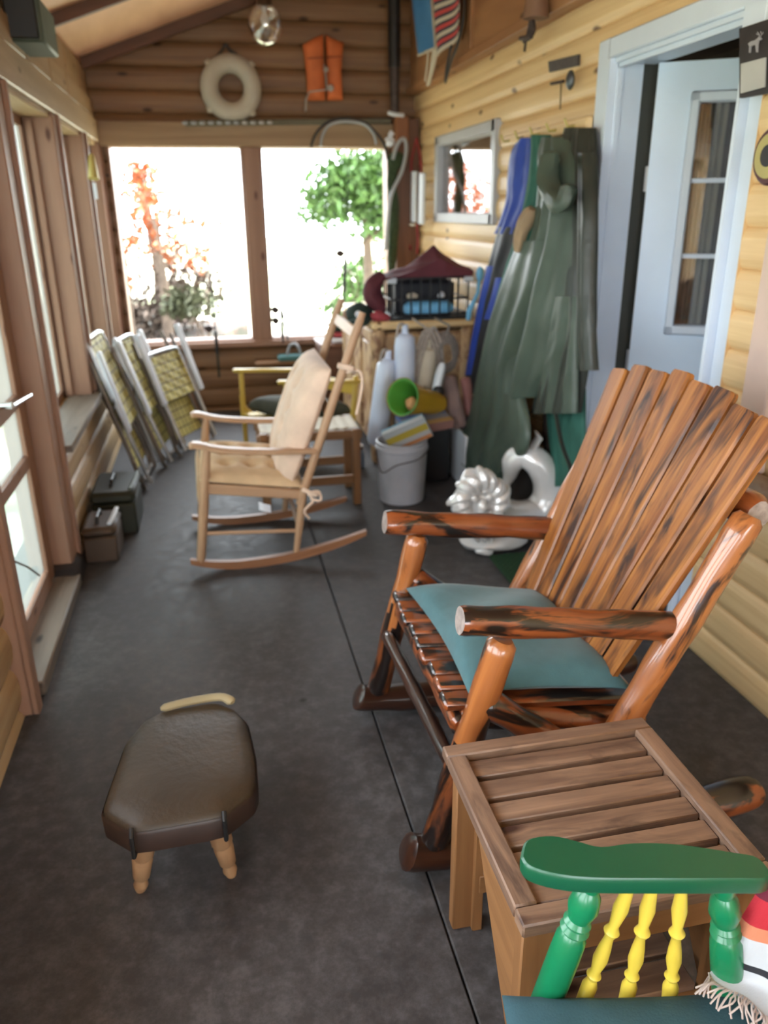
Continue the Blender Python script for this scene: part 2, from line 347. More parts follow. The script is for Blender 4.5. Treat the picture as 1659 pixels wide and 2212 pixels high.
    def sphere(s, c, r, n=14, m=10, sc=(1, 1, 1), lump=0.0, mi=0):
        c = Vector(c); vs = []; fs = []; uvs = []; ph = random.random()*9
        for i in range(m+1):
            th = PI*i/m
            for j in range(n):
                an = 2*PI*j/n
                rr = r*(1+lump*math.sin(an*3+ph+th*4)+lump*math.sin(an*2-th*5+ph))
                vs.append(c+Vector((math.sin(th)*math.cos(an)*rr*sc[0], math.sin(th)*math.sin(an)*rr*sc[1], math.cos(th)*rr*sc[2])))
        for i in range(m):
            for j in range(n):
                j2 = (j+1) % n; fs.append([i*n+j, (i+1)*n+j, (i+1)*n+j2, i*n+j2])
                uvs.append([(j/n, i/m), (j/n, (i+1)/m), ((j+1)/n, (i+1)/m), ((j+1)/n, i/m)])
        return s.add(vs, fs, uvs, mi)
    def grid(s, fn, nu, nv, thick=None, mi=0):
        """sheet fn(u,v)->point; thick: second side offset function or number (normal offset)"""
        P = [[Vector(fn(i/nu, j/nv)) for i in range(nu+1)] for j in range(nv+1)]
        def id_(i, j): return j*(nu+1)+i
        vs = [p for row in P for p in row]; fs = []; uvs = []
        def uvq(i, j): return [(i/nu, j/nv), ((i+1)/nu, j/nv), ((i+1)/nu, (j+1)/nv), (i/nu, (j+1)/nv)]
        for j in range(nv):
            for i in range(nu):
                fs.append([id_(i, j), id_(i+1, j), id_(i+1, j+1), id_(i, j+1)]); uvs.append(uvq(i, j))
        if thick is not None:
            k = len(vs)
            for j in range(nv+1):
                for i in range(nu+1):
                    if callable(thick): vs.append(Vector(thick(i/nu, j/nv)))
                    else:
                        a = P[j][min(i+1, nu)]-P[j][max(i-1, 0)]; b = P[min(j+1, nv)][i]-P[max(j-1, 0)][i]
                        nn = a.cross(b)
                        if nn.length > 1e-12: nn.normalize()
                        vs.append(P[j][i]-nn*thick)
            for j in range(nv):
                for i in range(nu):
                    fs.append([k+id_(i, j+1), k+id_(i+1, j+1), k+id_(i+1, j), k+id_(i, j)]); uvs.append([(i/nu, (j+1)/nv), ((i+1)/nu, (j+1)/nv), ((i+1)/nu, j/nv), (i/nu, j/nv)])
            for i in range(nu):
                fs.append([id_(i+1, 0), id_(i, 0), k+id_(i, 0), k+id_(i+1, 0)]); uvs.append([(i/nu, 0)]*4)
                fs.append([id_(i, nv), id_(i+1, nv), k+id_(i+1, nv), k+id_(i, nv)]); uvs.append([(i/nu, 1)]*4)
            for j in range(nv):
                fs.append([id_(0, j), id_(0, j+1), k+id_(0, j+1), k+id_(0, j)]); uvs.append([(0, j/nv)]*4)
                fs.append([id_(nu, j+1), id_(nu, j), k+id_(nu, j), k+id_(nu, j+1)]); uvs.append([(1, j/nv)]*4)
        return s.add(vs, fs, uvs, mi)
    def prism(s, poly, d, mi=0):
        """closed outline poly (3D points in a plane) pushed along vector d"""
        poly = [Vector(p) for p in poly]; d = Vector(d); n = len(poly); k = len(s.v); off = random.random()*50
        s.v += poly+[p+d for p in poly]
        e = (poly[1]-poly[0]).normalized(); nn = d.normalized(); g = nn.cross(e)
        def uv(p): return (p.dot(e)+off, p.dot(g)+off)
        s.f.append([k+i for i in range(n)][::-1]); s.uv.append([uv(p) for p in poly][::-1]); s.mi.append(mi)
        s.f.append([k+n+i for i in range(n)]); s.uv.append([uv(p) for p in poly]); s.mi.append(mi)
        L = 0
        for i in range(n):
            j = (i+1) % n; l = (poly[j]-poly[i]).length
            s.f.append([k+i, k+j, k+n+j, k+n+i]); s.uv.append([(L+off, 0), (L+l+off, 0), (L+l+off, d.length), (L+off, d.length)]); s.mi.append(mi); L += l
        return s
    def build(s, name, mat, parent=None, smooth=True, angle=40):
        me = bpy.data.meshes.new(name)
        o = bpy.data.objects.new(name, me); COL.objects.link(o)
        if parent is None:
            lo = [min(v[i] for v in s.v) for i in range(3)]; hi = [max(v[i] for v in s.v) for i in range(3)]
            org = Vector(((lo[0]+hi[0])/2, (lo[1]+hi[1])/2, lo[2])); o.location = org
        else:
            org = ORG[parent]; o.parent = parent
        ORG[o] = org
        me.from_pydata([tuple(v-org) for v in s.v], [], s.f)
        ul = me.uv_layers.new(name='UVMap'); k = 0
        flat = []
        for f in s.uv:
            for c in f: flat += [c[0], c[1]]
        ul.data.foreach_set('uv', flat)
        me.polygons.foreach_set('material_index', s.mi)
        mats = mat if isinstance(mat, (list, tuple)) else [mat]
        for mm in mats: me.materials.append(mm)
        bm = bmesh.new(); bm.from_mesh(me); bmesh.ops.remove_doubles(bm, verts=bm.verts, dist=1e-6)
        bmesh.ops.recalc_face_normals(bm, faces=bm.faces)
        if smooth:
            for f in bm.faces: f.smooth = True
            for e in bm.edges:
                if len(e.link_faces) == 2 and e.calc_face_angle(0) > math.radians(angle): e.smooth = False
        bm.to_mesh(me); bm.free(); me.update()
        return o
def tag(o, label, cat, group=None, kind=None):
    if label: o['label'] = label
    if cat: o['category'] = cat
    if group: o['group'] = group
    if kind: o['kind'] = kind
    return o
def root(name, loc, label, cat, group=None):
    o = bpy.data.objects.new(name, None); COL.objects.link(o); o.location = loc; o.empty_display_size = 0.05
    ORG[o] = Vector(loc); return tag(o, label, cat, group)
def struct(o): o['kind'] = 'structure'; return o
def lerp(a, b, t): return a+(b-a)*t
def ease(rows, t):
    """smooth interpolation through a list of vectors"""
    n = len(rows)-1; x = min(max(t, 0), 1)*n; i = min(int(x), n-1); f = x-i
    p0 = rows[max(i-1, 0)]; p1 = rows[i]; p2 = rows[i+1]; p3 = rows[min(i+2, n)]
    return 0.5*((2*p1)+(p2-p0)*f+(2*p0-5*p1+4*p2-p3)*f*f+(3*p1-p0-3*p2+p3)*f*f*f)
def curve(pts, n=24, closed=False):
    pts = [Vector(p) for p in pts]
    return [ease(pts, i/n) for i in range(n+1)]

# ------------------------------------------------------------------ room shell
XL, XR, YB, YF = -0.66, 1.54, 6.10, -2.4
def logwall(name, axis, pos, sgn, thick, u0, u1, z0, z1, holes, mat, course=0.125, bulge=0.028, zoff=0.0):
    """log siding: rounded courses on the room side at pos, flat at pos - sgn*thick; holes = (u0,u1,z0,z1)"""
    zs = set([z0, z1])
    k = math.floor((z0-zoff)/course); z = zoff+k*course
    fr = [0.0, 0.03, 0.1, 0.25, 0.5, 0.75, 0.9, 0.97]
    while z < z1:
        for f in fr:
            q = z+f*course
            if z0 < q < z1: zs.add(round(q, 5))
        z += course
    for h in holes:
        for q in h[2:]:
            if z0 < q < z1: zs.add(q)
    zs = sorted(zs); mb = MB()
    us0 = sorted(set([u0, u1]+[q for h in holes for q in h[:2]]))
    def pt(u, d, z):
        x = pos+sgn*d
        return (u, x, z) if axis == 'y' else (x, u, z)
    def prof(z):
        t = ((z-zoff)/course) % 1.0
        if t > 0.9999: t = 0
        return bulge*(max(0, 1-abs(2*t-1)**2.6)**0.6-1)
    for a, b in zip(zs, zs[1:]):
        mid = (a+b)/2; ci = math.floor((mid-zoff)/course)
        da, db = prof(a+1e-5 if abs(((a-zoff)/course) % 1) < 1e-4 else a), prof(b-1e-5)
        cut = sorted(set([u0, u1]+[q for h in holes if h[2] < mid < h[3] for q in h[:2]]))
        for p, q in zip(cut, cut[1:]):
            um = (p+q)/2
            if any(h[0] < um < h[1] and h[2] < mid < h[3] for h in holes): continue
            o = ci*7.3
            mb.add([pt(p, da, a), pt(q, da, a), pt(q, db, b), pt(p, db, b)], [[0, 1, 2, 3]], [[(p+o, a), (q+o, a), (q+o, b), (p+o, b)]])
            mb.add([pt(p, -thick, a), pt(q, -thick, a), pt(q, -thick, b), pt(p, -thick, b)], [[3, 2, 1, 0]], [[(p, a)]*4])
    for h in holes:
        a, b, c, d = h
        for (p, q, r, t) in ((a, a, c, d), (b, b, c, d)):
            mb.add([pt(p, 0, r), pt(p, -thick, r), pt(p, -thick, t), pt(p, 0, t)], [[0, 1, 2, 3]], [[(r, 0), (r, .1), (t, .1), (t, 0)]])
        for zz in (c, d):
            if z0 < zz < z1: mb.add([pt(a, 0, zz), pt(a, -thick, zz), pt(b, -thick, zz), pt(b, 0, zz)], [[0, 1, 2, 3]], [[(a, 0), (a, .1), (b, .1), (b, 0)]])
    for p in (u0, u1):
        mb.add([pt(p, 0, z0), pt(p, -thick, z0), pt(p, -thick, z1), pt(p, 0, z1)], [[0, 1, 2, 3]])
    mb.add([pt(u0, 0, z1), pt(u1, 0, z1), pt(u1, -thick, z1), pt(u0, -thick, z1)], [[0, 1, 2, 3]])
    me_o = mb.build(name, mat, angle=60)
    return struct(me_o)

# floor: two slabs with the control joint between them
JX = 0.385
fl = MB()
fl.box(((XL-0.3+JX-0.002)/2, (YF+YB)/2, -0.05), (JX-0.002-XL+0.3, YB-YF+0.4, 0.1), bev=0.003)
fl.box(((JX+0.002+1.95)/2, (YF+YB)/2, -0.05), (1.95-JX-0.002, YB-YF+0.4, 0.1), bev=0.003)
struct(fl.build('floor', CONC, smooth=False))
# right wall (house wall)
DY0, DY1, DZ = 2.25, 3.06, 1.96       # doorway
WY0, WY1, WZ0, WZ1 = 4.32, 5.46, 1.385, 1.865
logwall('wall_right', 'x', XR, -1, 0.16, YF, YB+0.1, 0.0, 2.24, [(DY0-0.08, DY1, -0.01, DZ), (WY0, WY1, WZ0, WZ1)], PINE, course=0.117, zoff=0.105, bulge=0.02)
# plywood gable band above it, standing proud of the logs
g = MB(); g.box((1.57, (YF+YB)/2, 2.75), (0.12, YB-YF, 1.1), bev=0.002); struct(g.build('wall_right_upper', PLYB))
g = MB(); g.box((1.495, (YF+YB)/2, 2.225), (0.035, YB-YF, 0.05), bev=0.004)
for y in (4.70, 3.5, 2.3): g.box((1.502, y, 2.75), (0.02, 0.035, 1.0), bev=0.003)
struct(g.build('trim_upper', PLYB))
# back wall
BW = [(-0.595, 0.300, 0.54, 1.86), (0.425, 1.345, 0.54, 1.86)]
logwall('wall_back', 'y', YB, -1, 0.14, XL-0.16, XR+0.02, 0.0, 3.2, BW, SHADELOG, course=0.145, zoff=0.03)
hd = MB(); hd.box((0.39, YB-0.035, 1.935), (2.06, 0.05, 0.15), bev=0.004); struct(hd.build('trim_back_header', HEADER))
# window framing on the back wall
for i, (a, b, c, d) in enumerate(BW):
    mb = MB()
    mb.box(((a+b)/2, YB+0.05, c-0.005), (b-a, 0.15, 0.03), bev=0.004); mb.box(((a+b)/2, YB+0.05, d+0.005), (b-a, 0.15, 0.02))
    mb.box((a+0.006, YB+0.05, (c+d)/2), (0.014, 0.15, d-c)); mb.box((b-0.006, YB+0.05, (c+d)/2), (0.014, 0.15, d-c))
    struct(mb.build('window_%d' % (i+1), STUD, smooth=False))
mb = MB(); mb.box((0.362, YB-0.025, 1.195), (0.118, 0.05, 1.325), bev=0.004); mb.box((0.362, YB-0.012, 1.86), (0.116, 0.02, 0.03)); struct(mb.build('trim_mullion', STUD))
mb = MB(); mb.box((0.39, YB-0.035, 0.515), (2.06, 0.07, 0.04), bev=0.004); struct(mb.build('trim_back_sill', STUD))
mb = MB(); mb.box((1.45, YB-0.09, 1.02), (0.17, 0.17, 2.04), bev=0.006); struct(mb.build('trim_corner_post', DARKTRIM))
# left wall
LW = [(2.33, 3.16, 0.04, 1.95), (3.30, 4.30, 0.55, 1.86), (4.395, 5.265, 0.55, 1.86), (5.36, 6.0, 0.55, 1.86), (0.95, 2.12, 0.75, 1.86), (-0.35, 0.80, 0.75, 1.86), (-1.7, -0.5, 0.75, 1.86)]
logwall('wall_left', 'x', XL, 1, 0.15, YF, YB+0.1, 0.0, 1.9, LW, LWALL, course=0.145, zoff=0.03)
mb = MB()
mb.box((XL-0.06, (YF+YB)/2, 1.95), (0.17, YB-YF, 0.14), bev=0.006)
struct(mb.build('trim_left_plate_lower', HEADER))
mb = MB()
y = YF
while y < YB-0.05:
    y2 = min(y+random.uniform(0.42, 0.62), YB); mb.box((XL-0.07, (y+y2)/2, 2.085), (0.16, y2-y-0.008, 0.125), bev=0.012); y = y2
struct(mb.build('trim_left_plate_upper', HEADER))
mb = MB()
y = YF
while y < YB-0.05:
    y2 = min(y+random.uniform(0.5, 0.7), YB); mb.box((XL-0.09, (y+y2)/2, 2.24), (0.15, y2-y-0.008, 0.18), bev=0.012); y = y2
struct(mb.build('trim_left_blocking', HEADER))
# studs: full-depth posts between the panes
for i, (ya, yb) in enumerate(((3.155, 3.305), (4.293, 4.402), (5.26, 5.367), (5.993, 6.09))):
    mb = MB(); zb = 0.0 if i == 0 else 0.55
    mb.box((XL-0.069, (ya+yb)/2, (zb+1.88)/2), (0.17, yb-ya, 1.88-zb), bev=0.005)
    mb.box((XL+0.022, yb-0.02, (zb+1.88)/2), (0.02, 0.035, 1.88-zb), bev=0.004)
    mb.box((XL-0.09, ya-0.012, (zb+1.86)/2), (0.03, 0.024, 1.84-zb), bev=0.003)
    struct(mb.build('trim_stud_%d' % (i+1), STUD))
mb = MB(); mb.box((XL-0.065, 2.28, 0.98), (0.175, 0.115, 1.96), bev=0.006); mb.box((XL+0.03, 2.25, 0.90), (0.02, 0.05, 1.8), bev=0.004)
struct(mb.build('trim_door_jamb', STUD))
mb = MB(); mb.box((XL-0.02, 4.63, 0.545), (0.16, 2.68, 0.03), bev=0.004); struct(mb.build('trim_left_sill', SILLW))
mb = MB(); mb.box((XL-0.05, 2.745, 0.026), (0.18, 0.83, 0.052), bev=0.006); struct(mb.build('trim_threshold', SILLW))
for i, (a, b, c, d) in enumerate(LW[1:]):
    f = MB()
    x = XL-0.135
    for (yy, zz, sy, sz) in ((a+0.02, (c+d)/2, 0.04, d-c), (b-0.02, (c+d)/2, 0.04, d-c), ((a+b)/2, c+0.02, b-a, 0.04), ((a+b)/2, d-0.02, b-a, 0.04)):
        f.box((x, yy, zz), (0.03, sy, sz))
    o = struct(f.build('window_%d' % (i+3), STUD, smooth=False))
    pm = MB(); pm.box((x, (a+b)/2, (c+d)/2), (0.004, b-a-0.07, d-c-0.07), bev=0.0005); pm.build('pane', FILM if i < 3 else PANE, o, smooth=False)  # unseen panes near the camera made clear to let in more light
mb = MB(); mb.box((XL-0.06, 3.215, 0.05), (0.20, 0.16, 0.10), bev=0.02); struct(mb.build('trim_post_foot', plain('rotted_black_wood', (0.02, 0.012, 0.01), 0.8)))
# screen door
dr = MB(); x = XL-0.075
za = [0.06, 0.22, 0.56, 0.80, 1.93]
r1 = at(30, 1030, 'x', x).z; r2 = at(28, 868, 'x', x).z; r0 = at(75, 1278, 'x', x).z
dr.box((x, 2.39, 0.99), (0.035, 0.075, 1.86), bev=0.003); dr.box((x, 3.10, 0.99), (0.035, 0.10, 1.86), bev=0.003)
for z, hh in ((r0-0.06, 0.12), (r1, 0.05), (r2, 0.05), (1.88, 0.08)): dr.box((x, 2.745, z), (0.034, 0.66, hh), bev=0.003)
door1 = struct(dr.build('door_1', STUD, smooth=False))
pn = MB(); pn.box((x, 2.745, 1.0), (0.005, 0.64, 1.75), bev=0.0005); pn.build('pane', FILM, door1, smooth=False)
hn = MB(); a = at(26, 876, 'x', x+0.05); b = at(66, 853, 'x', x+0.07)
hn.tube([a, lerp(a, b, 0.5), b], [0.010, 0.009, 0.008], 8); hn.tube([a, a-Vector((0.05, 0, 0))], 0.012, 8)
hn.build('door_handle', CHROME, door1)
cc = MB(); cc.tube([at(30, 1212, 'x', x+0.02), at(60, 1225, 'x', x+0.02), at(85, 1243, 'x', x+0.02)], 0.004, 6); cc.build('door_chain', ALUD, door1)
# front wall, behind the camera
logwall('wall_front', 'y', YF, 1, 0.14, XL-0.16, XR+0.02, 0.0, 3.2, [(-0.5, 1.35, 0.75, 1.95)], PINE, course=0.145)

# ceiling, following the roof pitch; soffit beyond the walls
def cz(x): return 2.365+0.355*(x+0.68)
cl = MB()
def slab(mb, x0, x1, y0, y1, t0=0.0, t1=0.03):
    mb.add([(x0, y0, cz(x0)+t0), (x1, y0, cz(x1)+t0), (x1, y1, cz(x1)+t0), (x0, y1, cz(x0)+t0), (x0, y0, cz(x0)+t1), (x1, y0, cz(x1)+t1), (x1, y1, cz(x1)+t1), (x0, y1, cz(x0)+t1)],
           [[0, 3, 2, 1], [4, 5, 6, 7], [0, 1, 5, 4], [1, 2, 6, 5], [2, 3, 7, 6], [3, 0, 4, 7]], [[(y0, x0), (y1, x0), (y1, x1), (y0, x1)]]+[[(0, 0), (1, 0), (1, .1), (0, .1)]]*5)
slab(cl, XL-0.6, XR+0.1, YF-0.5, 6.75)
struct(cl.build('ceiling', PLY, smooth=False))
rf = MB(); slab(rf, XR+0.05, 5.6, YF-0.5, 6.75, 0.0, 0.05); struct(rf.build('ceiling_sun_block_roof', DARKIN, smooth=False))  # unseen roof over the house, added to block the sun
for i, yy in enumerate((5.98, 4.80, 3.62, 2.44, 1.26)):
    mb = MB(); h = 0.06 if i else 0.07
    x0, x1 = XL-0.02, XR-0.06
    mb.add([(x0, yy-0.02, cz(x0)-h), (x1, yy-0.02, cz(x1)-h), (x1, yy-0.02, cz(x1)), (x0, yy-0.02, cz(x0)), (x0, yy+0.02, cz(x0)-h), (x1, yy+0.02, cz(x1)-h), (x1, yy+0.02, cz(x1)), (x0, yy+0.02, cz(x0))],
           [[0, 1, 2, 3], [7, 6, 5, 4], [0, 4, 5, 1], [3, 2, 6, 7], [1, 5, 6, 2], [0, 3, 7, 4]], [[(x0, 0), (x1, 0), (x1, .06), (x0, .06)]]*6)
    struct(mb.build('trim_rafter_%d' % (i+1), DARKTRIM, smooth=False))

# house interior seen through doorway and small window
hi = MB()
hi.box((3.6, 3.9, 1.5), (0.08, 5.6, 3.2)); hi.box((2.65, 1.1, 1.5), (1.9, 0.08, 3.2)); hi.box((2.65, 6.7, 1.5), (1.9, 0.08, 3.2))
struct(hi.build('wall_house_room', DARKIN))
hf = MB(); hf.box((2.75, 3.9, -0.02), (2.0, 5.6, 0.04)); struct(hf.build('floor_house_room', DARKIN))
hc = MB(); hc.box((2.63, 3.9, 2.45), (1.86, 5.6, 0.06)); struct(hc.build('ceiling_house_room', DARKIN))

# ------------------------------------------------------------------ white entry door
cs = MB(); xw = XR-0.012
cs.box((XR+0.005, DY1+0.045, (DZ+0.07)/2), (0.07, 0.09, DZ+0.07), bev=0.006)
cs.box((XR+0.03, DY0-0.04, DZ/2), (0.035, 0.08, DZ), bev=0.006)
cs.box((XR+0.005, (DY0+DY1)/2-0.05, DZ+0.035), (0.07, DY1-DY0+0.1, 0.07), bev=0.006)
cs.box((XR+0.035, DY1-0.010, DZ/2), (0.14, 0.024, DZ)); cs.box((XR+0.07, DY0+0.008, DZ/2), (0.17, 0.016, DZ)); cs.box((XR+0.07, (DY0+DY1)/2, DZ-0.008), (0.17, DY1-DY0, 0.016))
cs.box((XR+0.01, DY1-0.02, DZ/2), (0.02, 0.02, DZ)); cs.box((XR+0.01, (DY0+DY1)/2, DZ-0.022), (0.02, DY1-DY0, 0.02))
cs.box((XR+0.015, DY0-0.035, 1.93), (0.09, 0.10, 0.08), bev=0.003)
struct(cs.build('trim_door_casing', WHITEP))
ws = MB(); ws.box((XR+0.14, DY1-0.006, DZ/2), (0.075, 0.014, DZ)); struct(ws.build('trim_gap_dark', plain('gap_dark_grey', (0.055, 0.058, 0.05), 0.7)))  # added dark strip hiding the pine reveal, stands in for the shaded gap
hinge = Vector((XR+0.14, DY1-0.065, 0)); dd = Vector((0.86, -0.51, 0)).normalized(); dn = Vector((dd.y, -dd.x, 0))
LW_, LH = 0.80, 1.93
Rd = Matrix((dd, dn, Vector((0, 0, 1)))).transposed()
def dp(u, v, z): return hinge+dd*u+dn*v+Vector((0, 0, z))
gu0, gu1, gz0, gz1 = 0.153, 0.60, 1.00, 1.81
lf = MB()
for (a, b, c, d) in ((0, LW_, 0.01, gz0), (0, LW_, gz1, LH+0.01), (0, gu0, gz0, gz1), (gu1, LW_, gz0, gz1)):
    lf.box(dp((a+b)/2, 0, (c+d)/2), (b-a, 0.042, d-c), Rd, bev=0.0008)
leaf = lf.build('door_2', WHITEV, smooth=False); struct(leaf)
fr = MB()
for (a, b, c, d) in ((gu0-0.03, gu0+0.006, gz0-0.03, gz1+0.03), (gu1-0.006, gu1+0.03, gz0-0.03, gz1+0.03), (gu0-0.03, gu1+0.03, gz0-0.03, gz0+0.006), (gu0-0.03, gu1+0.03, gz1-0.006, gz1+0.03)):
    fr.box(dp((a+b)/2, -0.024, (c+d)/2), (b-a, 0.022, d-c), Rd, bev=0.006); fr.box(dp((a+b)/2, 0.024, (c+d)/2), (b-a, 0.022, d-c), Rd, bev=0.006)
for k in (1, 2): fr.box(dp((gu0+gu1)/2, 0, gz0+(gz1-gz0)*k/3), (gu1-gu0, 0.045, 0.017), Rd, bev=0.003)
for q in (1/3, 2/3): fr.box(dp(lerp(gu0, gu1, q), 0, (gz0+gz1)/2), (0.017, 0.0445, gz1-gz0), Rd, bev=0.003)
fr.build('glazing_frame', WHITEP, leaf)
gp = MB(); gp.box(dp((gu0+gu1)/2, 0, (gz0+gz1)/2), (gu1-gu0, 0.006, gz1-gz0), Rd, bev=0.0005); gp.build('pane', PANE, leaf, smooth=False)
for zz in (1.55, 0.85, 0.25):
    hg = MB(); hg.tube([dp(-0.006, -0.02, zz-0.045), dp(-0.006, -0.02, zz+0.045)], 0.007, 8); hg.build('hinge', ALU, leaf)
# curtain behind the glass
CURT = stripes('sheer_curtain', [(0, (0.22, 0.22, 0.19)), (0.2, (0.30, 0.29, 0.25)), (0.45, (0.18, 0.185, 0.16)), (0.7, (0.33, 0.31, 0.26))], axis=0, wave=1.0)
cu = MB()
cu.grid(lambda u, v: dp(lerp(0.13, 0.26, u), -0.07+0.012*math.sin(u*26), lerp(gz0-0.08, gz1+0.04, v)), 36, 4, 0.003)
tag(cu.build('sheer_curtain', CURT), 'grey green sheer curtain hanging behind the white door glass', 'curtain')

# small grey window
wf = MB()
xx = XR-0.005
for (a, b, c, d) in ((WY0-0.02, WY0+0.05, WZ0-0.02, WZ1+0.02), (WY1-0.05, WY1+0.02, WZ0-0.02, WZ1+0.02), (WY0, WY1, WZ0-0.02, WZ0+0.04), (WY0, WY1, WZ1-0.04, WZ1+0.02)):
    wf.box((xx+0.01, (a+b)/2, (c+d)/2), (0.05, b-a, d-c), bev=0.005)
win = struct(wf.build('window_9', VINYL))
wp = MB(); wp.box((xx+0.03, (WY0+WY1)/2, (WZ0+WZ1)/2), (0.006, WY1-WY0-0.08, WZ1-WZ0-0.06), bev=0.0005); wp.build('pane', PANER, win, smooth=False)
# pale vertical casing and knotty ledge at the photo's edge
mb = MB(); mb.box((XR-0.02, 1.955, 1.42), (0.04, 0.11, 1.40), bev=0.006); mb.box((XR-0.02, 1.05, 1.42), (0.04, 0.11, 1.40), bev=0.006); mb.box((XR-0.02, 1.5, 2.08), (0.04, 0.82, 0.09), bev=0.006)
struct(mb.build('trim_window_casing', plain('pinkish_white_casing', (0.60, 0.45, 0.38), 0.5, var=0.05)))
mb = MB(); mb.log((XR-0.05, 2.03, 0.685), (XR-0.05, 0.95, 0.685), 0.052, 0.05, wob=0.05, lump=0.08)
struct(mb.build('trim_knotty_sill', wood('knotty_sill_wood', (0.34, 0.26, 0.17), (0.2, 0.14, 0.09), knot=(0.10, 0.04, 0.02), long=5, cross=14, dark_patch=(0.2, 0.09, 0.05))))

# ------------------------------------------------------------------ log rocking chair
def V(*a): return Vector(a)
NY, FY = 1.37, 2.00     # near and far side frames
c0 = root('log_rocking_chair', (0.80, 1.69, 0), 'varnished log rocking chair with fanned slat back and teal cushion', 'chair')
for y in (NY, FY):
    rk = MB()
    pts = [V(0.335, y, 0.072), V(0.37, y, 0.060), V(0.5, y, 0.049), V(0.75, y, 0.044), V(1.0, y, 0.05), V(1.18, y, 0.066), V(1.25, y, 0.075)]
    pts = curve(pts, 20); rs = [0.032, 0.043]+[0.044]*17+[0.040, 0.03]
    rk.tube(pts, rs, 16, wob=0.05, lump=0.03, flat=0.9)
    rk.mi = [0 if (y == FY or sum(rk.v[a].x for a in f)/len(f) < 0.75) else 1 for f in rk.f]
    rk.build('rocker', [LOGD, LOGV], c0)
    lg = MB(); sx = 0.0
    top = V(0.545, y, 0.60) if y == NY else V(0.522, y, 0.585)
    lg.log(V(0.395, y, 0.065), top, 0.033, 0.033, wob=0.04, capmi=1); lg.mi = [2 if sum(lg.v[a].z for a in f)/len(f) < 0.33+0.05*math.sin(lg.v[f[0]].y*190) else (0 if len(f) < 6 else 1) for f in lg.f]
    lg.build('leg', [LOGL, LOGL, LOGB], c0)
    ar = MB()
    if y == NY: ar.log(V(0.448, y, 0.657), V(0.985, y, 0.577), 0.034, 0.031, seg=18, capmi=1, lump=0.03, rnd=0.12)
    else: ar.log(V(0.425, y, 0.632), V(0.96, y, 0.562), 0.036, 0.034, seg=18, capmi=1, lump=0.04, rnd=0.12)
    ar.build('armrest', [LOGV, ENDG], c0)
    ps = MB()
    if y == NY: ps.log(V(0.72, y-0.01, 0.10), V(1.082, y-0.012, 0.838), 0.033, 0.034, seg=22, capmi=0, lump=0.03, wob=0.03)
    else: ps.log(V(0.72, y+0.01, 0.10), V(1.08, y+0.02, 0.86), 0.032, 0.032, seg=22, lump=0.03, wob=0.03)
    ps.build('back_post', LOGL, c0)
    sr = MB(); yy = y+(0.055 if y == NY else -0.055)
    sr.log(V(0.47, yy, 0.385), V(0.93, yy, 0.30), 0.030, 0.030, wob=0.05); sr.build('side_rail', LOGV, c0)
    br = MB(); br.log(V(0.50, y, 0.46), V(0.80, y, 0.22), 0.034, 0.034, wob=0.05); br.build('brace', LOGV, c0)
cr = MB(); a = at(1287, 925, 'x', 1.125); b = at(1640, 1112, 'x', 1.125)
cr.log(a, b, 0.034, 0.042, seg=18, capmi=1, lump=0.05, rnd=0.3); cr.build('back_cross_log', [LOGV, ENDG], c0)
st = MB(); st.log(V(0.425, FY-0.02, 0.285), V(0.445, NY, 0.285), 0.019, 0.019, seg=14); st.build('front_stretcher', LOGD, c0)
st = MB(); st.log(V(0.905, 1.93, 0.335), V(0.905, 1.44, 0.335), 0.03, 0.03); st.build('rear_seat_rail', LOGV, c0)
st = MB(); st.log(V(0.47, 1.97, 0.37), V(0.47, 1.40, 0.37), 0.026, 0.026); st.build('front_seat_rail', LOGV, c0)
ns = 9
for i in range(ns):
    y = lerp(1.445, 1.995-0.03, i/(ns-1)); s_ = MB()
    s_.beam(V(0.435+0.004*(i % 3), y, 0.412), V(0.90, y, 0.362), 0.056, 0.024, bev=0.006)
    s_.build('seat_slat', LOGV, c0)
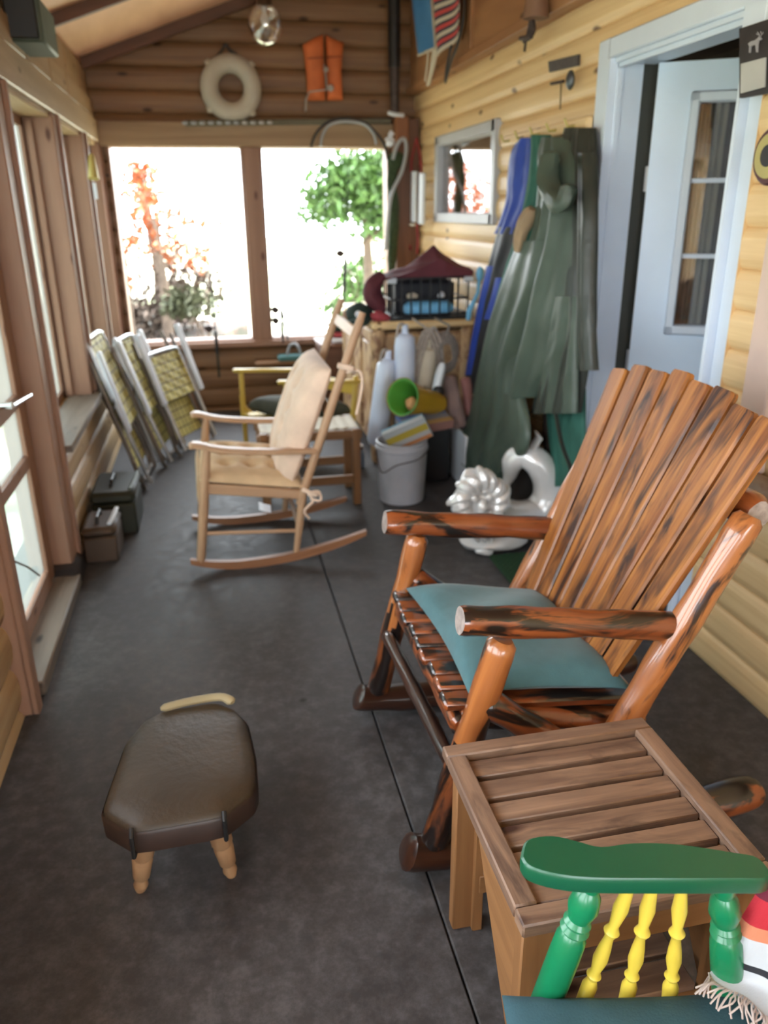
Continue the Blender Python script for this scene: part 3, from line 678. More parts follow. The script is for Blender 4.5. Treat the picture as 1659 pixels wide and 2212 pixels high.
# fanned back
nb = 8
lean = V(0.405, 0, 0.915).normalized(); fn_ = V(-0.915, 0, 0.405)
for i in range(nb):
    t = i/(nb-1); yb_ = lerp(1.465, 1.915, t); yt = lerp(1.385, 2.02, t)
    ht = 0.628+0.035*math.sin(PI*t)-0.010*(i % 2)
    base = V(0.842, yb_, 0.405+0.012*math.sin(t*7)); k = ht/lean.z*1.0
    top = V(0.842+lean.x/lean.z*(ht-0.0), yt, 0.405+ht)
    wb, wt = 0.064, 0.083
    x = (top-base).normalized(); sd_ = fn_.cross(x).normalized(); th = fn_*0.011
    L_ = (top-base).length; seg = 10; vs = []; fs = []; uv = []; off = random.random()*40
    prof = [(0, 1.0), (0.01, 1.0)]+[(q/seg, 1.0) for q in range(1, seg)]+[(0.985, 1.0), (0.996, 0.9), (1.0, 0.78)]
    for (q, f) in prof:
        c_ = base+x*(L_*q); hw = lerp(wb, wt, q)/2*f*0.975
        e = hw*0.82
        for (a_, b_) in ((-hw, 0.6), (-e, 1), (e, 1), (hw, 0.6), (hw, -0.6), (e, -1), (-e, -1), (-hw, -0.6)): vs.append(c_+sd_*a_+th*b_)
    for r_ in range(len(prof)-1):
        for j in range(8):
            j2 = (j+1) % 8; u0_ = prof[r_][0]*L_+off; u1_ = prof[r_+1][0]*L_+off
            va, vb = [(-.044, -.036, .036, .044, .05, .058, .13, .138, .15)[n_]+off for n_ in (j, j+1)]
            fs.append([r_*8+j, r_*8+j2, (r_+1)*8+j2, (r_+1)*8+j]); uv.append([(u0_, va), (u0_, vb), (u1_, vb), (u1_, va)])
    fs.append(list(range(8))[::-1]); uv.append([(off, off)]*8)
    n0 = (len(prof)-1)*8; fs.append([n0+j for j in range(8)]); uv.append([(off, off+0.01*j) for j in range(8)])
    mb = MB(); mb.add(vs, fs, uv); mb.build('back_slat', SLATV, c0, angle=25)

# teal seat cushion on it
def pillow(mb, P00, P10, P11, P01, T, nu=26, nv=26, pinch=0.06, up=V(0, 0, 1), wr=0.004, exp=0.42):
    """P00..P01 corners; plump pillow with drawn-out corners"""
    def base(u, v):
        p = P00*(1-u)*(1-v)+P10*u*(1-v)+P11*u*v+P01*(1-u)*v
        c_ = (P00+P10+P11+P01)/4
        eu = 1-(2*u-1)**2; ev = 1-(2*v-1)**2
        edge = max((1-ev)*eu, (1-eu)*ev)
        return p+(c_-p)*pinch*edge
    def hgt(u, v):
        a = max(0, 1-abs(2*u-1)**2.6)*max(0, 1-abs(2*v-1)**2.6)
        return T*(a**exp)
    mb.grid(lambda u, v: base(u, v)+up*(hgt(u, v)*0.65+wr*math.sin(u*11+v*5)*hgt(u, v)/T), nu, nv,
            thick=lambda u, v: base(u, v)-up*hgt(u, v)*0.35-up*0.001)
    return mb
pm = MB(); pillow(pm, V(0.478, 1.965, 0.438), V(0.49, 1.42, 0.440), V(0.885, 1.405, 0.404), V(0.87, 1.93, 0.404), 0.092, pinch=0.09, wr=0.012)
tag(pm.build('seat_cushion', TEALF, angle=80), 'teal canvas cushion lying on the log rocking chair seat', 'cushion')

# ------------------------------------------------------------------ slatted side table
t0 = root('side_table', (0.6, 1.045, 0), 'reddish cedar side table with slatted top beside log rocker', 'table')
TX0, TX1, TY0, TY1, TZ = 0.378, 0.815, 0.81, 1.245, 0.45
for (a, b) in ((V(TX0, TY1-0.018, TZ-0.012), V(TX1, TY1-0.018, TZ-0.012)), (V(TX0, TY0+0.018, TZ-0.012), V(TX1, TY0+0.018, TZ-0.012))):
    mb = MB(); mb.beam(a, b, 0.036, 0.026, bev=0.003); mb.build('frame_board', TABLEW, t0)
for x in (TX0+0.019, TX1-0.019):
    mb = MB(); mb.beam(V(x, TY0+0.037, TZ-0.011), V(x, TY1-0.037, TZ-0.011), 0.038, 0.026, bev=0.003); mb.build('frame_board', TABLEW, t0)
n = 6
for i in range(n):
    y = lerp(TY0+0.068, TY1-0.068, i/(n-1)); mb = MB(); mb.beam(V(TX0+0.039, y, TZ-0.019), V(TX1-0.039, y, TZ-0.019), 0.0475, 0.018, bev=0.002); mb.build('top_slat', TABLEW, t0)
for (x, y) in ((TX0+0.05, TY1-0.03), (TX1-0.03, TY1-0.03), (TX0+0.04, TY0+0.035), (TX1-0.04, TY0+0.035)):
    mb = MB(); mb.box((x, y, (TZ-0.03)/2), (0.062, 0.03, TZ-0.03), bev=0.003); mb.box((x+(0.02 if x < 0.6 else -0.02), y+(0.012 if y < 1 else -0.012), (TZ-0.03)/2), (0.022, 0.03, TZ-0.03), bev=0.002); mb.build('leg', TABLEL, t0)
for (a, b) in ((V(TX0+0.045, TY0+0.05, TZ-0.06), V(TX0+0.045, TY1-0.05, TZ-0.06)), (V(TX1-0.03, TY0+0.05, TZ-0.06), V(TX1-0.03, TY1-0.05, TZ-0.06)), (V(TX0+0.08, TY0+0.028, TZ-0.06), V(TX1-0.08, TY0+0.028, TZ-0.06)), (V(TX0+0.08, TY1-0.025, TZ-0.06), V(TX1-0.08, TY1-0.025, TZ-0.06))):
    mb = MB(); mb.beam(a, b, 0.02, 0.07, bev=0.002); mb.build('apron', TABLEL, t0)
mb = MB(); mb.beam(V(TX0+0.07, TY0+0.045, 0.13), V(TX1-0.07, TY0+0.045, 0.13), 0.02, 0.045); mb.build('shelf_rail', TABLEL, t0)
mb = MB(); mb.beam(V(TX0+0.07, TY1-0.05, 0.13), V(TX1-0.07, TY1-0.05, 0.13), 0.02, 0.045); mb.build('shelf_rail', TABLEL, t0)
for i in range(5):
    y = lerp(TY0+0.08, TY1-0.08, i/4); mb = MB(); mb.beam(V(TX0+0.078, y, 0.162), V(TX1-0.078, y, 0.162), 0.058, 0.016, bev=0.002); mb.build('shelf_slat', TABLEW, t0)

for x in (TX0+0.026, TX1-0.03):
    mb = MB(); mb.prism([V(x, TY0+0.05, 0.36), V(x, TY1-0.16, 0.385), V(x, TY1-0.16, 0.36), V(x, TY0+0.10, 0.10), V(x, TY0+0.05, 0.04)], V(0.016, 0, 0)); mb.build('side_bracket', TABLEL, t0)
# ------------------------------------------------------------------ green and yellow armchair
g0 = root('painted_armchair', (0.36, 0.72, 0), 'glossy green wooden armchair with turned yellow spindles', 'chair')
def postprof(r):
    return [(0, r*.8), (0.05, r), (0.42, r*1.02), (0.56, r*0.98), (0.60, r*0.72), (0.625, r*0.95), (0.65, r*0.72), (0.675, r*0.9), (0.70, r*0.7), (0.78, r*0.98), (0.86, r*0.85), (0.90, r*0.55), (0.94, r*0.75), (1, r*0.7)]
def spin(r):
    return [(0, r*.6), (0.1, r*0.95), (0.22, r*1.0), (0.27, r*0.6), (0.30, r*0.95), (0.33, r*0.6), (0.42, r*0.95), (0.5, r*0.8), (0.58, r*0.55), (0.62, r*1.0), (0.66, r*0.6), (0.78, r*0.95), (0.9, r*0.7), (1, r*0.6)]
AY = 0.715
for sgn, ay in ((1, AY), (-1, 0.19)):
    # armrest outline seen from above
    ctrl = [(0.338, 0.000), (0.350, 0.030), (0.383, 0.040), (0.415, 0.032), (0.445, 0.024), (0.49, 0.034), (0.55, 0.036), (0.62, 0.026), (0.650, 0.018), (0.650, -0.014), (0.60, -0.020), (0.5, -0.027), (0.42, -0.031), (0.375, -0.027), (0.345, -0.016)]
    P = curve([V(x-0.012, ay+dy*sgn*1.0, 0) for x, dy in ctrl]+[V(0.326, ay, 0)], 60)[:-1]
    def az(x): return 0.668-0.02*(x-0.34)/0.35
    mb = MB(); n = len(P); k = 0
    lay = [(-0.012, 0.93), (-0.009, 0.985), (0.006, 1.0), (0.011, 0.985), (0.0135, 0.93)]
    cx_, cy_ = 0.51, ay
    vs = []
    for (dz, f) in lay:
        for p in P: vs.append(V(cx_+(p.x-cx_)*(1-(1-f)*0.3), cy_+(p.y-cy_)*f, az(p.x)+dz))
    fs = []
    for r_ in range(len(lay)-1):
        for j in range(n): fs.append([r_*n+j, r_*n+(j+1) % n, (r_+1)*n+(j+1) % n, (r_+1)*n+j])
    fs.append([j for j in range(n)][::-1]); fs.append([(len(lay)-1)*n+j for j in range(n)])
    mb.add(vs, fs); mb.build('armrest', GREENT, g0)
    yp = ay
    for (xt, xb) in ((0.424, 0.372), (0.588, 0.630)):
        mb = MB(); mb.lathe(V(xb, yp, 0.405), V(xt, yp, az(xt)-0.010), postprof(0.021)); mb.build('arm_post', GREENP, g0)
    for (xt, xb) in ((0.473, 0.422), (0.500, 0.484), (0.536, 0.546)):
        mb = MB(); mb.lathe(V(xb, yp, 0.40), V(xt, yp, az(xt)-0.010), spin(0.0108)); mb.build('arm_spindle', YELLP, g0)
mb = MB(); SP = curve([V(0.335, 0.17, 0), V(0.32, 0.45, 0), V(0.335, 0.695, 0), V(0.5, 0.700, 0), V(0.72, 0.695, 0), V(0.74, 0.45, 0), V(0.72, 0.17, 0), V(0.5, 0.155, 0), V(0.335, 0.17, 0)], 48)[:-1]
mb.prism([p+V(0, 0, 0.378) for p in SP], V(0, 0, 0.035)); mb.build('seat', GREENP, g0)
for (x, y, dx, dy) in ((0.38, 0.22, -0.05, -0.04), (0.38, 0.69, -0.05, 0.04), (0.68, 0.22, 0.07, -0.03), (0.68, 0.69, 0.07, 0.03)):
    mb = MB(); mb.lathe(V(x+dx, y+dy, 0), V(x, y, 0.386), [(0, 0.012), (0.1, 0.016), (0.4, 0.02), (0.45, 0.015), (0.5, 0.021), (0.8, 0.022), (1, 0.016)]); mb.build('leg', GREENP, g0)
for y in (0.20, 0.71):
    mb = MB(); mb.lathe(V(0.70, y, 0.415), V(0.84, y, 1.02), postprof(0.018)); mb.build('back_post', GREENP, g0)
for i in range(5):
    y = lerp(0.28, 0.62, i/4); mb = MB(); mb.lathe(V(0.70, y, 0.415), V(0.83, y, 0.96), spin(0.011)); mb.build('back_spindle', YELLP, g0)
mb = MB(); mb.beam(V(0.835, 0.17, 0.98), V(0.835, 0.74, 0.98), 0.022, 0.11, bev=0.008); mb.build('crest_rail', GREENP, g0)
g0.rotation_euler.z = math.radians(-13)
def rg(x, y, z):
    c_, s_ = math.cos(math.radians(-13)), math.sin(math.radians(-13)); dx, dy = x-0.36, y-0.72
    return V(0.36+dx*c_-dy*s_, 0.72+dx*s_+dy*c_, z)
pm = MB(); pillow(pm, rg(0.312, 0.703, 0.450), rg(0.31, 0.21, 0.448), rg(0.66, 0.21, 0.445), rg(0.672, 0.715, 0.450), 0.05, pinch=0.03)
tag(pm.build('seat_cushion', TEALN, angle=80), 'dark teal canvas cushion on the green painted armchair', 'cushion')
# serape blanket draped over arm end and seat back
srt = [at(1531, 2102, 'z', 0.486), at(1560, 2078, 'z', 0.487), at(1578, 2050, 'y', 0.668), at(1590, 2008, 'y', 0.668), at(1610, 1974, 'y', 0.668), at(1633, 1937, 'y', 0.668), at(1655, 1900, 'y', 0.668), at(1685, 1845, 'y', 0.668), at(1720, 1785, 'y', 0.67)]
wd = V(0.42, -0.72, -0.0).normalized()
sw = MB()
def ser(u, v):
    p = ease(srt, v); f = 0.012*math.sin(u*17+v*3)*(0.4+v)+0.007*math.sin(u*41)
    w_ = 0.42; q = p+wd*(w_*u)+V(-0.8, -0.4, 0.25)*f
    if v < 0.35: q.z = max(q.z, 0.482+0.004*math.sin(u*30))
    return q
sw.grid(ser, 60, 50, 0.005)
r_ = sw.build('serape_blanket', SERAPE, angle=80)
tag(r_, 'white, orange and red striped woven blanket with fringe over the green armchair', 'blanket')
fg = MB()
for i in range(150):
    u = i/149; p = ser(u, 0.0); d_ = V(-0.72, -0.55+0.35*math.sin(i*0.23), 0).normalized(); l_ = random.uniform(0.022, 0.040)
    sd_ = V(-d_.y, d_.x, 0)*random.uniform(-0.006, 0.006); zz_ = random.uniform(-0.002, 0.003)
    fg.tube(curve([p, p+d_*l_*0.5+sd_+V(0, 0, 0.004+zz_), p+d_*l_-sd_+V(0, 0, zz_)], 5), 0.0013, 5)
fg.build('fringe', plain('pinkish_fringe_yarn', (0.55, 0.47, 0.44), 0.9), r_)

# ------------------------------------------------------------------ leather footstool
s0 = root('footstool', (-0.15, 1.56, 0), 'dark brown leather footstool with stubby pale turned legs', 'footstool')
oc = [(-0.248, 1.362), (-0.065, 1.368), (0.000, 1.425), (0.012, 1.46), (0.014, 1.55), (0.003, 1.69), (-0.025, 1.745), (-0.075, 1.785), (-0.205, 1.775), (-0.25, 1.745), (-0.29, 1.67), (-0.312, 1.50), (-0.318, 1.445), (-0.312, 1.425)]
OP = []
for i_, (x_, y_) in enumerate(oc):
    x2_, y2_ = oc[(i_+1) % len(oc)]
    for q_ in range(6): OP.append(V(lerp(x_, x2_, q_/6), lerp(y_, y2_, q_/6), 0))
OP = [(OP[i_-1]+OP[i_]*2+OP[(i_+1) % len(OP)])/4 for i_ in range(len(OP))]
n = len(OP); cc_ = V(-0.15, 1.57, 0)
mb = MB(); vs = []; fs = []
lay = [(0.195, 0.90), (0.192, 0.975), (0.205, 1.0), (0.235, 1.005), (0.250, 0.985), (0.259, 0.93), (0.266, 0.8), (0.272, 0.55), (0.274, 0.25)]
for (z, f) in lay:
    for p in OP:
        q = cc_+(p-cc_)*f; vs.append(V(q.x, q.y, z+(0.012*((q.y-1.57)/0.2) if f > 0.9 else 0)*max(0, (q.y-1.6)*4) ))
for r_ in range(len(lay)-1):
    for j in range(n): fs.append([r_*n+j, r_*n+(j+1) % n, (r_+1)*n+(j+1) % n, (r_+1)*n+j])
vs.append(V(-0.15, 1.57, 0.274)); k = len(vs)-1
for j in range(n): fs.append([(len(lay)-1)*n+j, (len(lay)-1)*n+(j+1) % n, k])
fs.append([j for j in range(n)][::-1])
mb.add(vs, fs); mb.build('seat', LEATH, s0, angle=60)
bn = MB()
R1 = [cc_+(p-cc_)*1.012 for p in OP]
vs = []; fs = []
for (z, f) in ((0.192, 0.97), (0.196, 1.012), (0.242, 1.018), (0.248, 1.0)):
    for p in OP:
        q = cc_+(p-cc_)*f; vs.append(V(q.x, q.y, z))
for r_ in range(3):
    for j in range(n): fs.append([r_*n+j, r_*n+(j+1) % n, (r_+1)*n+(j+1) % n, (r_+1)*n+j])
bn.add(vs, fs); band_ = bn.build('leather_band', LEATHS, s0)
for (x, y) in ((-0.250, 1.352), (-0.062, 1.36)):
    mb = MB(); mb.tube([V(x, y+0.012, 0.262), V(x, y-0.002, 0.25), V(x, y-0.004, 0.20), V(x, y+0.02, 0.19)], 0.005, 8); mb.build('strap', BLACK, band_)
mb = MB(); mb.tube(curve([V(-0.21, 1.772, 0.268), V(-0.14, 1.786, 0.27), V(-0.06, 1.786, 0.272), V(-0.03, 1.76, 0.268)], 14), [0.006]+[0.014]*13+[0.008], 10, flat=0.6); mb.build('edge_roll', LEATHL, s0)
for (x, y, dx, dy) in ((-0.235, 1.43, -0.033, 0.03), (-0.085, 1.43, 0.022, 0.028), (-0.235, 1.70, -0.03, 0.03), (-0.06, 1.70, 0.03, 0.03)):
    mb = MB(); mb.lathe(V(x+dx, y+dy, 0), V(x, y, 0.20), [(0, 0.011), (0.10, 0.017), (0.2, 0.013), (0.24, 0.019), (0.5, 0.023), (0.55, 0.020), (0.6, 0.025), (1, 0.024)], 14); mb.build('leg', LEGW, s0)

# ------------------------------------------------------------------ maple rocking chair
m0 = root('rocking_chair', (0.15, 3.44, 0), 'pale wooden rocking chair with tan tufted cushions', 'chair')
MY, MF = 3.17, 3.70
for y in (MY, MF):
    mb = MB(); pts = []; x0, x1, zt = -0.175, 0.59, (0.115 if y == MY else 0.085)
    for i in range(31):
        t = i/30; x = lerp(x0, x1, t); xm = 0.05
        z = 0.018+(((x-xm)/(x1-xm))**2*(zt-0.018) if x > xm else ((x-xm)/(x0-xm))**2*0.035)
        pts.append(V(x, y, z))
    vs = []; fs = []; uv = []
    for i, p in enumerate(pts):
        t = i/30; h = 0.019*(1-0.45*abs(2*t-1)**3); w_ = 0.014
        for (a, b) in ((-w_, -h), (w_, -h), (w_, h), (-w_, h)): vs.append(p+V(0, a, b))
    for i in range(30):
        for j in range(4):
            fs.append([i*4+j, i*4+(j+1) % 4, (i+1)*4+(j+1) % 4, (i+1)*4+j]); uv.append([(i*.03, j*.05), (i*.03, j*.05+.05), (i*.03+.03, j*.05+.05), (i*.03+.03, j*.05)])
    fs += [[3, 2, 1, 0], [120, 121, 122, 123]]; uv += [[(0, 0)]*4]*2
    mb.add(vs, fs, uv); mb.build('rocker', ROCKW, m0)
    mb = MB(); mb.lathe(V(-0.132, y, 0.045), V(-0.065, y, 0.545), [(0, 0.014), (0.05, 0.019), (0.5, 0.021), (0.85, 0.019), (1, 0.014)], 14); mb.build('front_leg', MAPLE, m0)
    mb = MB(); mb.lathe(V(0.275, y, 0.035), V(0.325, y, 0.36), [(0, 0.013), (0.5, 0.018), (1, 0.018)], 14); mb.build('rear_leg', MAPLE, m0)
    mb = MB(); mb.tube(curve([V(0.300, y, 0.27), V(0.40, y, 0.545), V(0.50, y, 0.82), V(0.592, y, 1.065)], 14), [0.015]+[0.019]*12+[0.017, 0.014], 12); mb.build('back_post', MAPLE, m0)
    mb = MB(); ap = curve([V(-0.135, y, 0.560), V(-0.10, y, 0.562), V(0.0, y, 0.535), V(0.18, y, 0.515), V(0.385, y, 0.505)], 20)
    vs = []; fs = []
    for i, p in enumerate(ap):
        t = i/20; w_ = (0.012+0.026*min(1, t*7))*(1-0.35*t); h = 0.010
        for (a, b) in ((-w_, -h*.6), (-w_*.8, -h), (w_*.8, -h), (w_, -h*.6), (w_, h*.6), (w_*.8, h), (-w_*.8, h), (-w_, h*.6)): vs.append(p+V(0, a, b))
    for i in range(20):
        for j in range(8): fs.append([i*8+j, i*8+(j+1) % 8, (i+1)*8+(j+1) % 8, (i+1)*8+j])
    fs += [list(range(8))[::-1], [160+j for j in range(8)]]
    mb.add(vs, fs, [[(vs[q].x, vs[q].y) for q in f] for f in fs]); mb.build('armrest', MAPLE, m0)
    mb = MB(); mb.beam(V(-0.09, y, 0.375), V(0.325, y, 0.315), 0.022, 0.045, bev=0.005); mb.build('seat_rail', MAPLE, m0)
    mb = MB(); mb.tube([V(-0.115, y, 0.175), V(0.30, y, 0.15)], 0.009, 8); mb.build('side_stretcher', MAPLE, m0)
for (x, z) in ((-0.085, 0.375), (0.32, 0.315)):
    mb = MB(); mb.beam(V(x, MY, z), V(x, MF, z), 0.022, 0.045, bev=0.005); mb.build('cross_rail', MAPLE, m0)
for (x, z, r_) in ((-0.115, 0.20, 0.010), (0.295, 0.16, 0.010)):
    mb = MB(); mb.tube([V(x, MY, z), V(x, MF, z)], r_, 8); mb.build('cross_stretcher', MAPLE, m0)
for z, x in ((0.98, 0.562), (0.66, 0.445)):
    mb = MB(); mb.beam(V(x, MY, z), V(x, MF, z), 0.016, 0.05, up=(0.35, 0, 0.93), bev=0.005); mb.build('back_rail', MAPLE, m0)
mb = MB(); mb.grid(lambda u, v: V(lerp(-0.07, 0.31, u), lerp(MY+0.015, MF-0.015, v), lerp(0.378, 0.318, u)-0.008*math.sin(PI*u)), 10, 10, 0.012); mb.build('woven_seat', CREAM, m0)
# cushions
def tufted(mb, O, U, Vv, N, lu, lv, T, nu=4, nv=4, res=32):
    def b(u, v): return O+U*(lu*u)+Vv*(lv*v)
    def h(u, v):
        e = (max(0, 1-abs(2*u-1)**3.5)*max(0, 1-abs(2*v-1)**3.5))**0.45
        t = 1.0
        for i in range(1, nu):
            for j in range(1, nv):
                d = math.hypot((u-i/nu)*lu, (v-j/nv)*lv); t -= 0.62*math.exp(-(d/0.032)**2)
        return T*e*t
    mb.grid(lambda u, v: b(u, v)+N*h(u, v), res, res, thick=lambda u, v: b(u, v)-N*h(u, v)*0.35-N*0.002)
    return mb
mb = MB(); su = V(0.415, 0, -0.062).normalized()
tufted(mb, V(-0.105, MY-0.015, 0.415), su, V(0, 1, 0), V(0.15, 0, 0.99).normalized(), 0.43, 0.56, 0.055)
sc_ = tag(mb.build('chair_cushion', TANS, angle=80), 'flat tan tufted seat cushion with ties on the pale rocking chair', 'cushion')
fl_ = MB(); fl_.grid(lambda u, v: V(-0.112-0.012*math.sin(v*PI)-0.01*u, lerp(MY+0.05, MF-0.04, u), 0.415-0.17*v), 14, 8, 0.012); fl_.build('front_flap', TANS, sc_)
tg = MB(); a = at(558, 1078, 'y', MY-0.03); tg.grid(lambda u, v: a+V(0.05*u, -0.004*math.sin(u*4), -0.012-0.035*v-0.02*u), 4, 4, 0.001); tg.build('care_tag', WHITEK, sc_)
tt = MB()
for q in (V(0.335, MY-0.035, 0.33),):
    tt.tube(curve([q, q+V(0.02, -0.015, -0.03), q+V(-0.02, -0.02, -0.07), q+V(0.0, -0.01, -0.11)], 8), 0.006, 6)
    tt.tube(curve([q, q+V(0.045, -0.015, 0.01), q+V(0.05, -0.02, -0.03), q+V(0.01, -0.01, -0.02)], 8), 0.006, 6)
    tt.tube(curve([q+V(-0.02, 0, 0.02), q+V(0.03, -0.028, 0.0), q+V(0.045, 0.02, -0.005)], 8), 0.010, 6)
tt.build('tie_ribbon', TANF, sc_)
bu = V(0.36, 0, 0.93).normalized(); bnn = V(-0.93, 0, 0.36)
mb = MB(); tufted(mb, V(0.262, MY+0.0, 0.345), bu, V(0, 1, 0), bnn, 0.535, 0.53, 0.10, 5, 3, 34)
bc_ = tag(mb.build('chair_cushion', TANF, angle=80), 'upright tan tufted back cushion tied to the pale rocking chair', 'cushion')
tt = MB()
q = V(0.515, MY-0.01, 0.83)
tt.tube(curve([q, q+V(0.05, -0.03, 0.01), q+V(0.062, -0.03, -0.05), q+V(0.035, -0.03, -0.17)], 10), 0.006, 6)
tt.tube(curve([q+V(-0.03, 0, 0.03), q+V(0.02, -0.03, 0.02), q+V(0.04, 0.02, 0.0)], 8), 0.012, 8)
tt.build('tie_ribbon', TANF, bc_)

# ------------------------------------------------------------------ small wooden bench with rush top
b0 = root('rush_bench', (0.44, 3.98, 0), 'low wooden bench with woven rush top behind the pale rocking chair', 'bench')
bx0, bx1, by0, by1, bz = 0.17, 0.70, 3.84, 4.12, 0.41
mb = MB(); mb.grid(lambda u, v: V(lerp(bx0+0.02, bx1-0.01, u), lerp(by0+0.02, by1-0.01, v), bz-0.012*math.sin(PI*u)*math.sin(PI*v)+0.003*math.sin(u*60)), 40, 10, 0.015); mb.build('rush_seat', CREAM, b0)
for (x, y) in ((bx0+0.03, by0), (bx1-0.03, by0), (bx0+0.03, by1), (bx1-0.03, by1)):
    mb = MB(); mb.beam(V(x, y, 0), V(x, y, bz), 0.042, 0.042, up=(0, 1, 0), bev=0.006); mb.build('leg', BENCHW, b0)
for (a, b) in ((V(bx0, by0, bz-0.03), V(bx1, by0, bz-0.03)), (V(bx0, by1, bz-0.03), V(bx1, by1, bz-0.03)), (V(bx0+0.03, by0, bz-0.03), V(bx0+0.03, by1, bz-0.03)), (V(bx1-0.03, by0, bz-0.03), V(bx1-0.03, by1, bz-0.03)), (V(bx0+0.03, by0, 0.14), V(bx1-0.03, by0, 0.14)), (V(bx0+0.03, by1, 0.16), V(bx1-0.03, by1, 0.16))):
    mb = MB(); mb.beam(a, b, 0.025, 0.045, bev=0.004); mb.build('rail', BENCHW, b0)

# ------------------------------------------------------------------ yellow armchair in the back
y0 = root('yellow_armchair', (0.45, 4.95, 0), 'mustard yellow wooden armchair with dark green cushion near back wall', 'chair')
for y, xf in ((5.0, 0.10), (4.62, 0.345)):
    zt = 0.515 if y == 5.0 else 0.505
    mb = MB(); mb.beam(V(xf, y, zt), V(xf+0.52, y, zt-0.02), 0.05, 0.022, bev=0.008); mb.build('armrest', YELLD, y0)
    mb = MB(); mb.beam(V(xf+0.05, y, 0), V(xf+0.05, y, zt-0.01), 0.03, 0.034, up=(0, 1, 0), bev=0.006); mb.build('front_leg', YELLD, y0)
    mb = MB(); mb.prism([V(xf+0.03, y-0.012, 0.20), V(xf+0.115, y-0.012, 0.20), V(xf+0.11, y-0.012, 0.235), V(xf+0.075, y-0.012, 0.27), V(xf+0.03, y-0.012, 0.36)], V(0, 0.024, 0)); mb.build('corner_bracket', YELLD, y0)
    mb = MB(); mb.beam(V(xf+0.42, y, 0), V(xf+0.47, y, 0.52), 0.03, 0.034, up=(0, 1, 0), bev=0.006); mb.build('back_leg', YELLD, y0)
    mb = MB(); mb.beam(V(xf+0.05, y, 0.22), V(xf+0.45, y, 0.21), 0.022, 0.05, bev=0.005); mb.build('seat_rail', YELLD, y0)
mb = MB(); mb.beam(V(0.16, 4.98, 0.225), V(0.40, 4.64, 0.225), 0.022, 0.05); mb.build('front_rail', YELLD, y0)
mb = MB(); mb.beam(V(0.56, 4.98, 0.215), V(0.80, 4.64, 0.215), 0.022, 0.05); mb.build('rear_rail', YELLD, y0)
mb = MB(); mb.beam(V(0.575, 4.99, 0.44), V(0.815, 4.63, 0.44), 0.018, 0.08, bev=0.006); mb.build('back_board', YELLD, y0)
mb = MB(); mb.prism([V(0.13, 4.97, 0.235), V(0.375, 4.65, 0.235), V(0.81, 4.65, 0.225), V(0.57, 4.97, 0.225)], V(0, 0, 0.015)); mb.build('seat_board', YELLD, y0)
mb = MB(); pillow(mb, V(0.17, 4.96, 0.295), V(0.385, 4.66, 0.295), V(0.80, 4.67, 0.29), V(0.60, 4.96, 0.29), 0.13, pinch=0.02, exp=0.3)
tag(mb.build('dark_cushion', plain('dark_green_cushion_cloth', (0.045, 0.045, 0.03), 0.85, var=0.3, scale=12), angle=80), 'thick dark green cushion on the mustard yellow armchair', 'cushion')

# ------------------------------------------------------------------ folded lawn chairs leaning at the left wall
def lawn(name, loc, yaw, tilt, label, armw=True, hgt=0.92, wdt=0.40):
    """folded chair: local x across, z up the frame, y outwards; leans back by tilt"""
    r0 = root(name, loc, label, 'lawn chair', 'folded aluminium lawn chairs')
    Rz = Matrix.Rotation(yaw, 3, 'Z') @ Matrix.Rotation(tilt, 3, 'X'); o_ = Vector(loc)
    def T(x, y, z): return o_+Rz @ V(x, y, z)
    w_ = wdt/2
    mb = MB(); mb.tube(curve([T(-w_, 0, 0.02), T(-w_, 0, 0.4), T(-w_, 0, hgt-0.06), T(-w_+0.03, 0, hgt), T(0, 0, hgt+0.01), T(w_-0.03, 0, hgt), T(w_, 0, hgt-0.06), T(w_, 0, 0.4), T(w_, 0, 0.02)], 48), 0.0125, 10); mb.build('back_frame', ALU, r0)
    mb = MB(); mb.tube(curve([T(-w_+0.03, 0.045, 0.78), T(-w_+0.03, 0.045, 0.3), T(-w_+0.03, 0.045, 0.06), T(0, 0.045, 0.03), T(w_-0.03, 0.045, 0.06), T(w_-0.03, 0.045, 0.3), T(w_-0.03, 0.045, 0.78)], 40), 0.0115, 8); mb.build('seat_frame', ALUD, r0)
    mb = MB(); mb.tube(curve([T(-w_-0.02, 0.02, 0.74), T(-w_-0.02, 0.03, 0.3), T(-w_-0.02, 0.04, -0.0), T(0, 0.04, -0.01), T(w_+0.02, 0.04, 0.0), T(w_+0.02, 0.03, 0.3), T(w_+0.02, 0.02, 0.74)], 40), 0.0115, 8); mb.build('leg_frame', ALUD, r0)
    mb = MB(); mb.grid(lambda u, v: T(lerp(-w_+0.008, w_-0.008, u), -0.004+0.004*math.sin(u*PI*7)*math.sin(v*PI*9), lerp(0.34, hgt-0.01, v)), 28, 36, 0.004)
    # webbing squares: uv in metres
    k = 0
    for f_ in range(len(mb.uv)): mb.uv[f_] = [(a*wdt, b*(hgt-0.35)) for a, b in mb.uv[f_]]
    mb.build('back_webbing', WEB, r0)
    mb = MB(); mb.grid(lambda u, v: T(lerp(-w_+0.035, w_-0.035, u), 0.052, lerp(0.10, 0.62, v)), 10, 10, 0.004)
    for f_ in range(len(mb.uv)): mb.uv[f_] = [(a*wdt, b*0.52) for a, b in mb.uv[f_]]
    mb.build('seat_webbing', WEB, r0)
    for sx in (-1, 1):
        mb = MB(); mb.beam(T(sx*(w_+0.035), -0.02, 0.33), T(sx*(w_+0.035), -0.045, 0.78), 0.055, 0.024, up=Rz @ V(0, 1, 0), bev=0.008); arm_ = mb.build('armrest', PLASTW, r0)
        mb = MB(); mb.tube([T(sx*(w_+0.035), -0.035, 0.55), T(sx*(w_+0.02), 0.03, 0.45)], 0.008, 6); mb.build('arm_bracket', ALUD, arm_)
    return r0
